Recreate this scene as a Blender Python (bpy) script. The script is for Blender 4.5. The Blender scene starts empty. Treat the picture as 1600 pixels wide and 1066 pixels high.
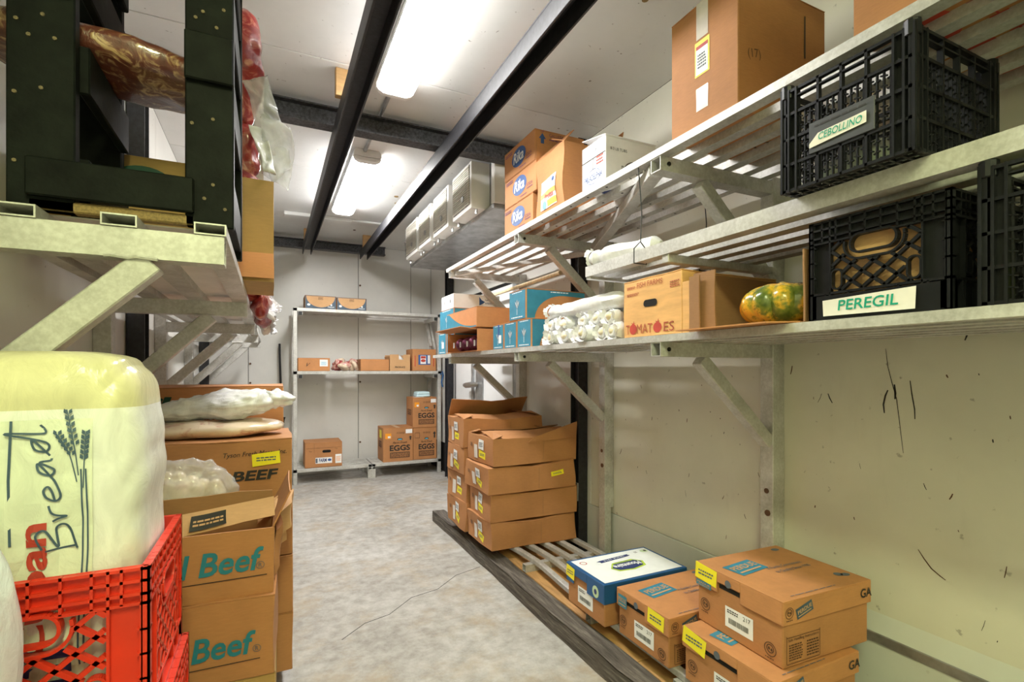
import bpy, bmesh, math, random
from mathutils import Vector, Matrix, noise
random.seed(7)
S = bpy.context.scene
C = bpy.context.collection
# ------------------------------------------------------------------ camera, world, exposure
cam = bpy.data.objects.new('camera', bpy.data.cameras.new('camera')); C.objects.link(cam)
cam.data.sensor_width = 36; cam.data.lens = 790/1600*36; cam.data.shift_y = 45/1600
cam.data.clip_start = .02
cam.location = (0, 0, 1.25); cam.rotation_euler = (math.pi/2, 0, -math.atan2(378, 790))
S.camera = cam
W = bpy.data.worlds.new('world'); S.world = W; W.use_nodes = True
W.node_tree.nodes['Background'].inputs[0].default_value = (1, 1, 1, 1)
W.node_tree.nodes['Background'].inputs[1].default_value = 0.25
S.view_settings.view_transform = 'Standard'; S.view_settings.look = 'None'
S.view_settings.exposure = 0.58; S.view_settings.gamma = 1; S.view_settings.use_curve_mapping = False
LENS_MAIN = (1.0, .985, .95, 34.0)      # tube light before the cross beam
LENS_FAR = (1.0, .985, .95, 62.0)       # tube light before the back wall
LENS_REAR = (.93, 1.0, .53, 56.0)       # older, greenish tube behind the camera
# ------------------------------------------------------------------ materials
M = {}
def nt(name):
    m = bpy.data.materials.new(name); m.use_nodes = True
    t = m.node_tree; return m, t, t.nodes['Principled BSDF']
def lk(t, a, b): t.links.new(a, b)
def ramp(t, fac, stops):
    r = t.nodes.new('ShaderNodeValToRGB'); lk(t, fac, r.inputs[0]); e = r.color_ramp.elements
    while len(e) < len(stops): e.new(.5)
    for i, (p, c) in enumerate(stops):
        e[i].position = p; e[i].color = tuple(c)+(1,) if len(c) == 3 else c
    return r.outputs[0]
def noise_n(t, scale, detail=4, rough=.55, stretch=(1, 1, 1), dist=0):
    tc = t.nodes.new('ShaderNodeTexCoord'); mp = t.nodes.new('ShaderNodeMapping'); mp.inputs['Scale'].default_value = stretch
    lk(t, tc.outputs['Object'], mp.inputs[0])
    n = t.nodes.new('ShaderNodeTexNoise'); n.inputs['Scale'].default_value = scale; n.inputs['Detail'].default_value = detail
    n.inputs['Roughness'].default_value = rough; n.inputs['Distortion'].default_value = dist
    lk(t, mp.outputs[0], n.inputs['Vector']); return n.outputs['Fac']
def mixc(t, fac, a, b, mode='MIX'):
    x = t.nodes.new('ShaderNodeMix'); x.data_type = 'RGBA'; x.blend_type = mode
    for s, v in ((x.inputs[0], fac), (x.inputs[6], a), (x.inputs[7], b)):
        if isinstance(v, (int, float)): s.default_value = v
        elif isinstance(v, tuple): s.default_value = v+(1,)
        else: lk(t, v, s)
    return x.outputs[2]
def bump(t, b, h, strength=.2, dist=.01):
    n = t.nodes.new('ShaderNodeBump'); n.inputs['Strength'].default_value = strength; n.inputs['Distance'].default_value = dist
    lk(t, h, n.inputs['Height']); lk(t, n.outputs[0], b.inputs['Normal'])
def sc(c, k): return tuple(min(1, x*k) for x in c)
def plain(name, c, rough=.6, metal=0, var=.1, scale=12, bmp=0, stretch=(1, 1, 1), **kw):
    m, t, b = nt(name)
    f = noise_n(t, scale, 4, .6, stretch)
    lk(t, ramp(t, f, [(.3, sc(c, 1-var)), (.7, sc(c, 1+var))]), b.inputs['Base Color'])
    b.inputs['Roughness'].default_value = rough; b.inputs['Metallic'].default_value = metal
    for k, v in kw.items(): b.inputs[k].default_value = v
    if bmp: bump(t, b, f, bmp, .004)
    M[name] = m; return m
def card(name, c, dark=.82):
    m, t, b = nt(name)
    f = noise_n(t, 5, 5, .6); g = noise_n(t, 40, 3, .6, (1, 1, 6))
    c1 = ramp(t, f, [(.3, sc(c, dark)), (.62, c), (.8, sc(c, 1.1))])
    c2 = mixc(t, .18, c1, ramp(t, g, [(.35, sc(c, .7)), (.7, sc(c, 1.15))]))
    lk(t, c2, b.inputs['Base Color']); b.inputs['Roughness'].default_value = .75
    bump(t, b, g, .08, .003); M[name] = m
card('card', (.48, .215, .08)); card('card_warm', (.55, .245, .092)); card('card_pale', (.62, .36, .17))
card('card_dark', (.33, .17, .075)); card('card_olive', (.44, .27, .09)); card('card_inner', (.43, .23, .10))
plain('card_edge', (.55, .34, .18), .8, var=.2, scale=60)
plain('white_card', (.80, .80, .80), .55, var=.05)
plain('teal', (.035, .22, .33), .5, var=.12, scale=20); plain('blue', (.012, .09, .26), .45, var=.1)
plain('navy', (.02, .04, .16), .5, var=.1); plain('slate', (.05, .09, .14), .55, var=.15)
plain('ink', (.02, .018, .015), .6, var=.2); plain('brown_ink', (.10, .045, .02), .7, var=.2)
plain('purple_ink', (.16, .05, .13), .7, var=.2); plain('blue_ink', (.03, .09, .28), .6, var=.15)
plain('grey_ink', (.12, .14, .17), .7, var=.15); plain('teal_ink', (.015, .20, .27), .6, var=.1)
plain('green_ink', (.0, .06, .035), .6, var=.1); plain('marker_green', (.0, .30, .20), .5, var=.1)
plain('red_ink', (.48, .05, .03), .6, var=.15); plain('rust_ink', (.42, .09, .04), .7, var=.25)
plain('yellow', (.93, .80, .02), .5, var=.04); plain('label_white', (.84, .84, .84), .5, var=.03)
plain('orange', (.85, .32, .02), .5, var=.05); plain('lime', (.45, .62, .05), .5, var=.1)
plain('print_white', (.82, .85, .85), .6, var=.05); plain('pale_green', (.55, .70, .45), .5, var=.05)
plain('tape', (.52, .31, .15), .3, var=.06)
plain('clear_tape', (.72, .66, .60), .15, var=.1)
plain('black_paint', (.005, .0065, .005), .6, var=.7, scale=18, bmp=.4, **{'Specular IOR Level': .12})
plain('black_steel', (.018, .018, .022), .5, 0, var=.5, scale=40, bmp=.2); plain('worn_steel', (.05, .05, .056), .5, .2, var=.85, scale=70, bmp=.3)
plain('black_plastic', (.008, .0085, .010), .38, var=.3, scale=20, **{'Specular IOR Level': .3}); plain('red_plastic', (.66, .035, .012), .36, var=.12, scale=9)
plain('rubber', (.012, .012, .012), .6); plain('steel', (.45, .45, .45), .3, .9, var=.1)
plain('beige_paint', (.55, .49, .41), .5, var=.06); plain('lamp_white', (.8, .8, .8), .4, var=.03)
plain('fan_white', (.82, .81, .78), .45, var=.06, scale=6); plain('grille', (.68, .64, .56), .5, var=.1)
plain('galvanised', (.42, .43, .44), .42, .8, var=.3, scale=9)
plain('pine', (.42, .25, .10), .7, var=.2, scale=8, stretch=(1, 1, 8)); plain('plywood', (.52, .29, .11), .7, var=.3, scale=6, stretch=(6, 1, 1), bmp=.1)
plain('root', (.80, .66, .42), .6, var=.25, scale=40); plain('root_pale', (.82, .72, .52), .6, var=.2, scale=50); plain('hole', (.006, .005, .004), .9)
plain('foam', (.60, .80, .88), .5, var=.05, scale=30); plain('egg_foam', (.10, .48, .70), .5, var=.1)
plain('wood_hole', (.26, .17, .06), .7, var=.4, scale=200)
plain('nail', (.16, .12, .06), .7, var=.6, scale=300); plain('plate_grey', (.045, .048, .055), .5, var=.15); plain('liner', (.74, .70, .66), .6, var=.06)
plain('tomato_card', (.72, .40, .15), .75, var=.12, scale=9, stretch=(1, 1, 5))
plain('purple_veg', (.20, .04, .10), .4, var=.9, scale=30)
# aluminium, oxidised
m, t, b = nt('aluminium')
f = noise_n(t, 7, 6, .65); g = noise_n(t, 90, 3, .6)
c = mixc(t, .25, ramp(t, f, [(.3, (.40, .39, .36)), (.55, (.60, .59, .56)), (.75, (.74, .74, .72))]), ramp(t, g, [(.4, (.36, .35, .32)), (.65, (.75, .75, .74))]))
lk(t, c, b.inputs['Base Color']); b.inputs['Metallic'].default_value = .35; b.inputs['Roughness'].default_value = .48
bump(t, b, g, .06, .002); M['aluminium'] = m
# dirty painted panels
def panel(name, c, spots=.5):
    m, t, b = nt(name)
    big = noise_n(t, 1.3, 5, .6); sp = noise_n(t, 34, 3, .5); st = noise_n(t, 9, 5, .7, (1, 1, .25))
    a = ramp(t, big, [(.3, sc(c, .86)), (.6, c), (.8, sc(c, 1.05))])
    a = mixc(t, ramp(t, sp, [(.70, (0, 0, 0)), (.76, (spots,)*3)]), a, (.16, .13, .10))
    a = mixc(t, ramp(t, st, [(.60, (0, 0, 0)), (.85, (.35*spots+.05,)*3)]), a, sc(c, .62))
    lk(t, a, b.inputs['Base Color']); b.inputs['Roughness'].default_value = .38
    bump(t, b, st, .05, .004); M[name] = m
panel('wall_paint', (.72, .71, .67)); panel('wall_yellow_cast', (.72, .70, .60)); panel('wall_back', (.69, .68, .65)); panel('ceiling_paint', (.78, .78, .77), .8)  # near right wall panels carry the yellow lamp cast in their base colour
panel('kick_paint', (.66, .68, .64), .15); panel('door_paint', (.80, .81, .82), .15)
# concrete
m, t, b = nt('concrete')
f = noise_n(t, 1.6, 8, .62); g = noise_n(t, 14, 6, .7); h = noise_n(t, 120, 2, .5); y = noise_n(t, 2.7, 5, .7)
c = ramp(t, f, [(.28, (.22, .205, .18)), (.48, (.36, .34, .31)), (.70, (.53, .52, .50))])
c = mixc(t, .4, c, ramp(t, g, [(.32, (.15, .13, .105)), (.62, (.56, .55, .53))]))
c = mixc(t, ramp(t, y, [(.50, (0, 0, 0)), (.68, (.55, .55, .55))]), c, (.36, .26, .14))
c = mixc(t, ramp(t, h, [(.70, (0, 0, 0)), (.78, (.6, .6, .6))]), c, (.12, .11, .09))
lk(t, c, b.inputs['Base Color']); b.inputs['Roughness'].default_value = .62; bump(t, b, g, .25, .006); M['concrete'] = m
# old timber
m, t, b = nt('old_timber')
f = noise_n(t, 10, 6, .7, (6, .5, 6)); g = noise_n(t, 5, 4)
c = ramp(t, f, [(.3, (.03, .024, .019)), (.52, (.11, .092, .076)), (.75, (.26, .23, .195))])
lk(t, c, b.inputs['Base Color']); b.inputs['Roughness'].default_value = .85; bump(t, b, f, .7, .01); M['old_timber'] = m
# meat
def meat(name, red, fat, scale, lo=.42, hi=.56):
    m, t, b = nt(name)
    f = noise_n(t, scale, 5, .6, (1, 1, 1), 1.6)
    lk(t, ramp(t, f, [(.25, sc(red, .55)), (lo, red), (hi, fat), (.85, sc(fat, 1.05))]), b.inputs['Base Color'])
    b.inputs['Roughness'].default_value = .28; b.inputs['Coat Weight'].default_value = .5; bump(t, b, f, .35, .008); M[name] = m
meat('meat', (.30, .02, .018), (.62, .26, .17), 14, .5, .68); meat('meat_brown', (.16, .045, .03), (.52, .33, .17), 24, .52, .64)
meat('fat', (.42, .13, .08), (.74, .60, .45), 9, .3, .46); meat('chicken', (.40, .06, .06), (.70, .45, .38), 16, .45, .6)
# plastics
def film(name, c, alpha, rough=.22, trans=0.0):
    m, t, b = nt(name)
    f = noise_n(t, 22, 5, .6, (1, 1, .6), 1.2)
    lk(t, ramp(t, f, [(.35, sc(c, .86)), (.65, c)]), b.inputs['Base Color'])
    b.inputs['Roughness'].default_value = rough; b.inputs['Alpha'].default_value = alpha
    b.inputs['Subsurface Weight'].default_value = 0; bump(t, b, f, .45, .006); M[name] = m
film('film_clear', (.88, .89, .91), .33, .12); film('film_white', (.90, .90, .91), .92, .15); film('bag_white', (.84, .84, .83), 1.0, .35)
film('bread_film', (.84, .85, .80), .97, .25); film('bread_top', (.80, .76, .46), .9, .2); film('bag_pale', (.80, .87, .84), .97); film('bread_panel', (.78, .82, .66), 1.0, .3)
# pumpkin
m, t, b = nt('pumpkin_skin')
f = noise_n(t, 7, 4, .6); g = noise_n(t, 60, 4, .7)
c = ramp(t, f, [(.33, (.035, .075, .012)), (.42, (.16, .19, .03)), (.47, (.62, .38, .03)), (.62, (.72, .25, .012))])
c = mixc(t, ramp(t, g, [(.52, (0, 0, 0)), (.62, (.65, .65, .65))]), c, (.05, .10, .015))
lk(t, c, b.inputs['Base Color']); b.inputs['Roughness'].default_value = .22; M['pumpkin_skin'] = m
def emis(name, c):
    m = bpy.data.materials.new(name); m.use_nodes = True; t = m.node_tree; t.nodes.clear()
    e = t.nodes.new('ShaderNodeEmission'); o = t.nodes.new('ShaderNodeOutputMaterial')
    e.inputs[0].default_value = (*c[:3], 1); e.inputs[1].default_value = c[3]; lk(t, e.outputs[0], o.inputs[0]); M[name] = m
emis('lens_main', LENS_MAIN); emis('lens_rear', LENS_REAR); emis('lens_far', LENS_FAR)
# ------------------------------------------------------------------ geometry helpers
def V(*a): return Vector(a)
def nvec(p): return Vector((noise.noise(p), noise.noise(p+Vector((17.3, 5.1, 9.7))), noise.noise(p+Vector((3.9, 31.7, 21.1)))))
class MB:
    def __init__(s): s.v = []; s.f = []
    def add(s, vs, fs):
        o = len(s.v); s.v += [tuple(p) for p in vs]; s.f += [tuple(i+o for i in f) for f in fs]; return s
    def box(s, x0, x1, y0, y1, z0, z1):
        return s.add([(x0,y0,z0),(x1,y0,z0),(x1,y1,z0),(x0,y1,z0),(x0,y0,z1),(x1,y0,z1),(x1,y1,z1),(x0,y1,z1)],
                     [(0,3,2,1),(4,5,6,7),(0,1,5,4),(1,2,6,5),(2,3,7,6),(3,0,4,7)])
    def obox(s, o, a, b, c):   # corner + three edge vectors
        o, a, b, c = map(Vector, (o, a, b, c))
        return s.add([o, o+a, o+a+b, o+b, o+c, o+a+c, o+a+b+c, o+b+c], [(0,3,2,1),(4,5,6,7),(0,1,5,4),(1,2,6,5),(2,3,7,6),(3,0,4,7)])
    def bar(s, p, q, w, h, up=(0, 0, 1)):
        p, q = Vector(p), Vector(q); d = (q-p).normalized(); sd = d.cross(Vector(up)).normalized(); u = sd.cross(d)
        return s.obox(p-sd*w/2-u*h/2, q-p, sd*w, u*h)
    def tube4(s, p, q, w, h, th=.004, up=(0, 0, 1)):      # hollow rectangular tube
        p, q = Vector(p), Vector(q); d = (q-p).normalized(); sd = d.cross(Vector(up)).normalized(); u = sd.cross(d); vs = []
        for e in (p, q):
            for k in (0, th):
                for a, c in ((-1,-1),(1,-1),(1,1),(-1,1)): vs.append(e+sd*a*(w/2-k)+u*c*(h/2-k))
        fs = []
        for i in range(4):
            j = (i+1) % 4
            fs += [(i, j, 8+j, 8+i), (4+j, 4+i, 12+i, 12+j), (j, i, 4+i, 4+j), (8+i, 8+j, 12+j, 12+i)]
        return s.add(vs, fs)
    def rod(s, pts, r, n=8, close=False, taper=None):
        pts = [Vector(p) for p in pts]; vs = []; fs = []; m = len(pts)
        for i, p in enumerate(pts):
            a = pts[max(i-1, 0)]; c = pts[min(i+1, m-1)]
            if close: a = pts[i-1]; c = pts[(i+1) % m]
            d = (c-a).normalized(); ref = V(0,0,1) if abs(d.z) < .9 else V(1,0,0)
            u = d.cross(ref).normalized(); w = d.cross(u); rr = r if taper is None else r*taper[i]
            for k in range(n):
                t_ = 2*math.pi*k/n; vs.append(p+u*math.cos(t_)*rr+w*math.sin(t_)*rr)
        for i in range(m if close else m-1):
            for k in range(n):
                j = (i+1) % m; fs.append((i*n+k, i*n+(k+1) % n, j*n+(k+1) % n, j*n+k))
        if not close: fs += [tuple(range(n))[::-1], tuple(range((m-1)*n, m*n))]
        return s.add(vs, fs)
    def prism(s, pts, o, r, u, n, th):   # 2-D outline extruded along n
        o, r, u, n = map(Vector, (o, r, u, n)); k = len(pts)
        vs = [o+r*a+u*b_ for a, b_ in pts]+[o+r*a+u*b_+n*th for a, b_ in pts]
        return s.add(vs, [tuple(range(k))[::-1], tuple(range(k, 2*k))]+[(i, (i+1) % k, k+(i+1) % k, k+i) for i in range(k)])
    def build(s, name, mat, parent=None, bevel=0, cuts=0, warp=None, smooth=None, mtx=None, seg=1):
        me = bpy.data.meshes.new(name); bm = bmesh.new()
        vs = [bm.verts.new(p) for p in s.v]
        for f in s.f:
            try: bm.faces.new([vs[i] for i in f])
            except ValueError: pass
        bmesh.ops.recalc_face_normals(bm, faces=bm.faces)
        if cuts: bmesh.ops.subdivide_edges(bm, edges=bm.edges[:], cuts=cuts, use_grid_fill=True)
        if bevel:
            es = [e for e in bm.edges if len(e.link_faces) == 2 and e.calc_face_angle(0) > .6]
            bmesh.ops.bevel(bm, geom=es, offset=bevel, segments=seg, affect='EDGES', profile=.6)
        if warp:
            for v in bm.verts: v.co = warp(v.co.copy())
        if mtx: bm.transform(mtx)
        sm = smooth if smooth is not None else (cuts > 0 or warp is not None)
        if sm:
            for f in bm.faces: f.smooth = True
            for e in bm.edges:
                if len(e.link_faces) == 2 and e.calc_face_angle(0) > .75: e.smooth = False
        bm.to_mesh(me); bm.free(); me.materials.append(M[mat])
        o = bpy.data.objects.new(name, me); C.objects.link(o)
        if parent: o.parent = parent
        return o
def tag(o, label, cat, group=None, kind=None):
    if label: o['label'] = label
    if cat: o['category'] = cat
    if group: o['group'] = group
    if kind: o['kind'] = kind
    return o
def thing(name, label, cat, loc=(0, 0, 0), rz=0, group=None, rot=None):
    o = bpy.data.objects.new(name, None); C.objects.link(o); o.location = loc
    o.rotation_euler = rot if rot else (0, 0, math.radians(rz)); o.empty_display_size = .05
    return tag(o, label, cat, group)
def struct(o, label=None): o['kind'] = 'structure'; o['label'] = label or o.name.replace('_', ' '); return o
# ---- text
_tc = {}
def text2d(body, bold=0, shear=0, space=1):
    k = (body, bold, shear, space)
    if k not in _tc:
        cu = bpy.data.curves.new('text', 'FONT'); cu.body = body; cu.size = 1; cu.align_x = 'CENTER'; cu.align_y = 'CENTER'
        cu.offset = bold; cu.shear = shear; cu.resolution_u = 3; cu.space_character = space; cu.space_line = .9
        ob = bpy.data.objects.new('text', cu); C.objects.link(ob)
        dg = bpy.context.evaluated_depsgraph_get(); me = bpy.data.meshes.new_from_object(ob.evaluated_get(dg))
        vs = [(v.co.x, v.co.y) for v in me.vertices]; fs = [tuple(p.vertices) for p in me.polygons]
        bpy.data.objects.remove(ob); bpy.data.curves.remove(cu); bpy.data.meshes.remove(me)
        xs = [v[0] for v in vs] or [0]; ys = [v[1] for v in vs] or [0]
        cx, cy = (min(xs)+max(xs))/2, (min(ys)+max(ys))/2
        _tc[k] = ([(a-cx, b_-cy) for a, b_ in vs], fs, max(xs)-min(xs), max(ys)-min(ys))
    return _tc[k]
class Fr:   # a face of a thing: origin at bottom centre, right, up, normal
    def __init__(s, root, o, r, u, n, warp=None): s.root = root; s.o = Vector(o); s.r = Vector(r); s.u = Vector(u); s.n = Vector(n); s.warp = warp
    def P(s, a, b_, off): 
        p = s.o+s.r*a+s.u*b_
        if s.warp: p = s.warp(p)
        return p+s.n*off
    def put(s, vs, fs, name, mat, off, parent=None):
        me = bpy.data.meshes.new(name); me.from_pydata([s.P(a, b_, off) for a, b_ in vs], [], fs); me.update()
        # make faces look along n
        if me.polygons:
            nn = sum((p.normal*p.area for p in me.polygons), Vector())
            if nn.dot(s.n) < 0: me.flip_normals()
        me.materials.append(M[mat]); o = bpy.data.objects.new(name, me); C.objects.link(o); o.parent = parent or s.root; return o
    def text(s, body, a, b_, w=None, h=None, mat='ink', rot=0, bold=0, shear=0, off=.0022, name='lettering', parent=None, space=1):
        vs, fs, tw, th = text2d(body, bold, shear, space)
        kx = (w/tw) if w else (h/th); ky = (h/th) if h else kx
        c, n = math.cos(math.radians(rot)), math.sin(math.radians(rot))
        return s.put([(a+x*kx*c-y*ky*n, b_+x*kx*n+y*ky*c) for x, y in vs], fs, name, mat, off, parent)
    def rect(s, a, b_, w, h, mat, rot=0, off=.0012, name='label', parent=None, n=None, skew=0):
        n = n or (6 if s.warp else 1); c, q = math.cos(math.radians(rot)), math.sin(math.radians(rot)); vs = []; fs = []
        for j in range(n+1):
            for i in range(n+1):
                x = (i/n-.5)*w+(j/n-.5)*skew; y = (j/n-.5)*h; vs.append((a+x*c-y*q, b_+x*q+y*c))
        for j in range(n):
            for i in range(n): k = j*(n+1)+i; fs.append((k, k+1, k+n+2, k+n+1))
        return s.put(vs, fs, name, mat, off, parent)
    def poly(s, pts, mat, off=.0012, name='print', parent=None): return s.put(pts, [tuple(range(len(pts)))], name, mat, off, parent)
    def disc(s, a, b_, rx, ry, mat, off=.0012, name='emblem', rot=0, parent=None, n=28):
        c, q = math.cos(math.radians(rot)), math.sin(math.radians(rot))
        return s.poly([(a+rx*math.cos(k*2*math.pi/n)*c-ry*math.sin(k*2*math.pi/n)*q, b_+rx*math.cos(k*2*math.pi/n)*q+ry*math.sin(k*2*math.pi/n)*c) for k in range(n)], mat, off, name, parent)
    def ring(s, a, b_, r, w, mat, off=.0014, name='seal', parent=None, ry=None):
        n = 24; ry = ry or r; vs = [(a+(r-k*w)*math.cos(i*2*math.pi/n), b_+(ry-k*w)*math.sin(i*2*math.pi/n)) for k in (0, 1) for i in range(n)]
        return s.put(vs, [(i, (i+1) % n, n+(i+1) % n, n+i) for i in range(n)], name, mat, off, parent)
    def bars(s, rects, mat, off=.002, name='fine_print', parent=None):   # many little rectangles in one print
        vs = []; fs = []
        for a, b_, w, h in rects:
            k = len(vs); vs += [(a-w/2, b_-h/2), (a+w/2, b_-h/2), (a+w/2, b_+h/2), (a-w/2, b_+h/2)]; fs.append((k, k+1, k+2, k+3))
        return s.put(vs, fs, name, mat, off, parent)
    def lines(s, a, b_, w, h, n, mat='ink', seed=1, **k):   # rows of fine print
        r = random.Random(seed); R = []
        for i in range(n):
            x = -w/2
            while x < w/2-.004:
                l = min(r.uniform(.05, .2)*w+.002, w/2-x); R.append((a+x+l/2, b_+h/2-(i+.5)*h/n, l, h/n*.5)); x += l+.02*w+.001
        return s.bars(R, mat, **k)
    def ship_label(s, a, b_, w, h, rot=0, big=None, seed=1, bar=True):
        L = s.rect(a, b_, w, h, 'label_white', name='shipping_label')
        r = random.Random(seed); R = []; x = -w*.36
        if bar:
            while x < w*.36: l = r.uniform(.006, .02)*w; R.append((a+x, b_-h*.15, l, h*.26)); x += l+r.uniform(.008, .02)*w
            s.bars(R, 'ink', name='barcode', parent=L)
        s.lines(a-w*.22, b_+h*.3, w*.4, h*.2, 2, seed=seed, parent=L)
        if big: s.text(big, a+w*.28, b_+h*.3, h=h*.2, parent=L)
        return L
    def yellow_label(s, a, b_, w, h, rot=0, seed=1):
        L = s.rect(a, b_, w, h, 'yellow', rot=rot, name='yellow_label'); s.lines(a, b_, w*.7, h*.4, 2, 'grey_ink', seed=seed, parent=L); return L
def faces(root, w, d, h, warp=None):
    return {'-x': Fr(root, (-w/2, 0, 0), (0,-1,0), (0,0,1), (-1,0,0), warp), '+x': Fr(root, (w/2, 0, 0), (0,1,0), (0,0,1), (1,0,0), warp),
            '-y': Fr(root, (0, -d/2, 0), (1,0,0), (0,0,1), (0,-1,0), warp), '+y': Fr(root, (0, d/2, 0), (-1,0,0), (0,0,1), (0,1,0), warp),
            'top': Fr(root, (0, 0, h), (1,0,0), (0,1,0), (0,0,1), warp), 'bot': Fr(root, (0, 0, 0), (1,0,0), (0,-1,0), (0,0,-1), warp)}
def crush(amp, freq, seed, zk=1):
    o = Vector((seed*3.17, seed*1.31, seed*2.23))
    def f(p):
        n = nvec(p*freq+o)
        k = min(1, p.z/.03) if p.z < .03 else 1
        return p+Vector((n.x*amp, n.y*amp, n.z*amp*zk*k))
    return f
# ---- cartons
def carton(label, x0, x1, y0, y1, z0, z1, mat='card', rz=0, group=None, name='carton', warp=None, seam='x', tape=True, cuts=0, cat='box', inner=None):
    w, d, h = x1-x0, y1-y0, z1-z0
    R = thing(name, label, cat, ((x0+x1)/2, (y0+y1)/2, z0), rz, group)
    if warp and not cuts: cuts = 5
    th = .004
    MB().box(-w/2, w/2, -d/2, d/2, 0, h-th).build('body', mat, R, bevel=.003, cuts=cuts, warp=warp)
    g = .0012
    if seam == 'x':
        for a in (-1, 1): MB().box(-w/2, w/2, min(a*g, a*d/2), max(a*g, a*d/2), h-th, h).build('flap', mat, R, bevel=.0012, cuts=cuts and 3, warp=warp)
        if tape: MB().box(-w/2-.001, w/2+.001, -.024, .024, h, h+.0008).build('tape', 'tape', R, cuts=cuts and 3, warp=warp)
    else:
        for a in (-1, 1): MB().box(min(a*g, a*w/2), max(a*g, a*w/2), -d/2, d/2, h-th, h).build('flap', mat, R, bevel=.0012, cuts=cuts and 3, warp=warp)
        if tape: MB().box(-.024, .024, -d/2-.001, d/2+.001, h, h+.0008).build('tape', 'tape', R, cuts=cuts and 3, warp=warp)
    return R, faces(R, w, d, h, warp)
def open_carton(label, x0, x1, y0, y1, z0, z1, mat='card', rz=0, group=None, name='open_carton', warp=None, flaps=(), th=.005, cuts=3, skip=()):
    """flaps: (side, length, angle from vertical outward)"""
    w, d, h = x1-x0, y1-y0, z1-z0
    R = thing(name, label, 'box', ((x0+x1)/2, (y0+y1)/2, z0), rz, group)
    MB().box(-w/2, w/2, -d/2, d/2, 0, th).build('bottom', mat, R, cuts=cuts, warp=warp)
    wl = {'-x': (-w/2, -w/2+th, -d/2, d/2), '+x': (w/2-th, w/2, -d/2, d/2), '-y': (-w/2+th, w/2-th, -d/2, -d/2+th), '+y': (-w/2+th, w/2-th, d/2-th, d/2)}
    for s, (a, b_, c, e) in wl.items():
        if s not in skip: MB().box(a, b_, c, e, th, h).build('side', mat, R, cuts=cuts, warp=warp)
    for s, L, ang in flaps:
        n = {'-x': V(-1,0,0), '+x': V(1,0,0), '-y': V(0,-1,0), '+y': V(0,1,0)}[s]; a = math.radians(ang)
        dr = V(0,0,1)*math.cos(a)+n*math.sin(a); tn = n*math.cos(a)-V(0,0,1)*math.sin(a)
        ln = d if s[1] == 'x' else w; al = V(0,1,0) if s[1] == 'x' else V(1,0,0)
        o = n*((w if s[1] == 'x' else d)/2-.002)+V(0,0,h-.001)-al*(ln/2-.003)
        MB().obox(o, al*(ln-.006), dr*L, -tn*.004).build('flap', mat, R, cuts=cuts, warp=warp)
    return R, faces(R, w, d, h, warp)
def lidded(label, x0, x1, y0, y1, z0, z1, mat, lidmat, lid, rz=0, group=None, notch=(-.03, .09), name='lidded_carton'):
    w, d, h = x1-x0, y1-y0, z1-z0; e = .007
    R = thing(name, label, 'box', ((x0+x1)/2, (y0+y1)/2, z0), rz, group)
    MB().box(-w/2+e, w/2-e, -d/2+e, d/2-e, 0, h-.006).build('body', mat, R, bevel=.004)
    L = MB().box(-w/2, w/2, -d/2, d/2, h-.004, h)
    z = h-lid
    for s in (-1, 1): L.box(-w/2, w/2, min(s*d/2, s*(d/2-.004)), max(s*d/2, s*(d/2-.004)), z, h-.004)
    L.box(w/2-.004, w/2, -d/2+.004, d/2-.004, z, h-.004)
    n0, n1 = -notch[1], -notch[0]       # notch in the -x skirt (viewed coordinates run along -y)
    for a, b_, q in ((-d/2+.004, n0, z), (n0, n1, h-lid*.5), (n1, d/2-.004, z)): L.box(-w/2, -w/2+.004, a, b_, q, h-.004)
    lo = L.build('lid', lidmat, R, bevel=.0015)
    return R, faces(R, w, d, h), lo, faces(R, w-2*e, d-2*e, h)
# ---- soft shapes
def blob(name, mat, parent, c, r, amp=.1, freq=6, seed=1, rot=(0, 0, 0), sub=4, flat=None, wr=0, sq=1.0, wf=26, tp=None):
    bm = bmesh.new(); bmesh.ops.create_icosphere(bm, subdivisions=sub, radius=1); o = Vector((seed*2.1, seed*.7, seed*1.9))
    rm = Matrix.Rotation(rot[2], 3, 'Z') @ Matrix.Rotation(rot[1], 3, 'Y') @ Matrix.Rotation(rot[0], 3, 'X')
    for v in bm.verts:
        p = v.co.copy()
        if sq != 1: p = Vector([math.copysign(abs(q)**sq, q) for q in p])
        q = Vector((p.x*r[0], p.y*r[1], p.z*r[2]))
        if tp: kk = tp[0]+(tp[1]-tp[0])*(p.x*.5+.5); q.y *= kk; q.z *= kk
        k = noise.noise(q*freq+o)*amp+noise.noise(q*freq*2.7+o)*amp*.45
        if wr: k += (abs(noise.noise(q*wf+o*2))*2-.6)*wr
        q += Vector((v.co.x*k, v.co.y*k, v.co.z*k))
        q = rm @ q+Vector(c)
        if flat is not None and q.z < flat: q.z = flat+(q.z-flat)*.05
        v.co = q
    for f in bm.faces: f.smooth = True
    me = bpy.data.meshes.new(name); bm.to_mesh(me); bm.free(); me.materials.append(M[mat])
    ob = bpy.data.objects.new(name, me); C.objects.link(ob)
    if parent: ob.parent = parent
    return ob
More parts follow.
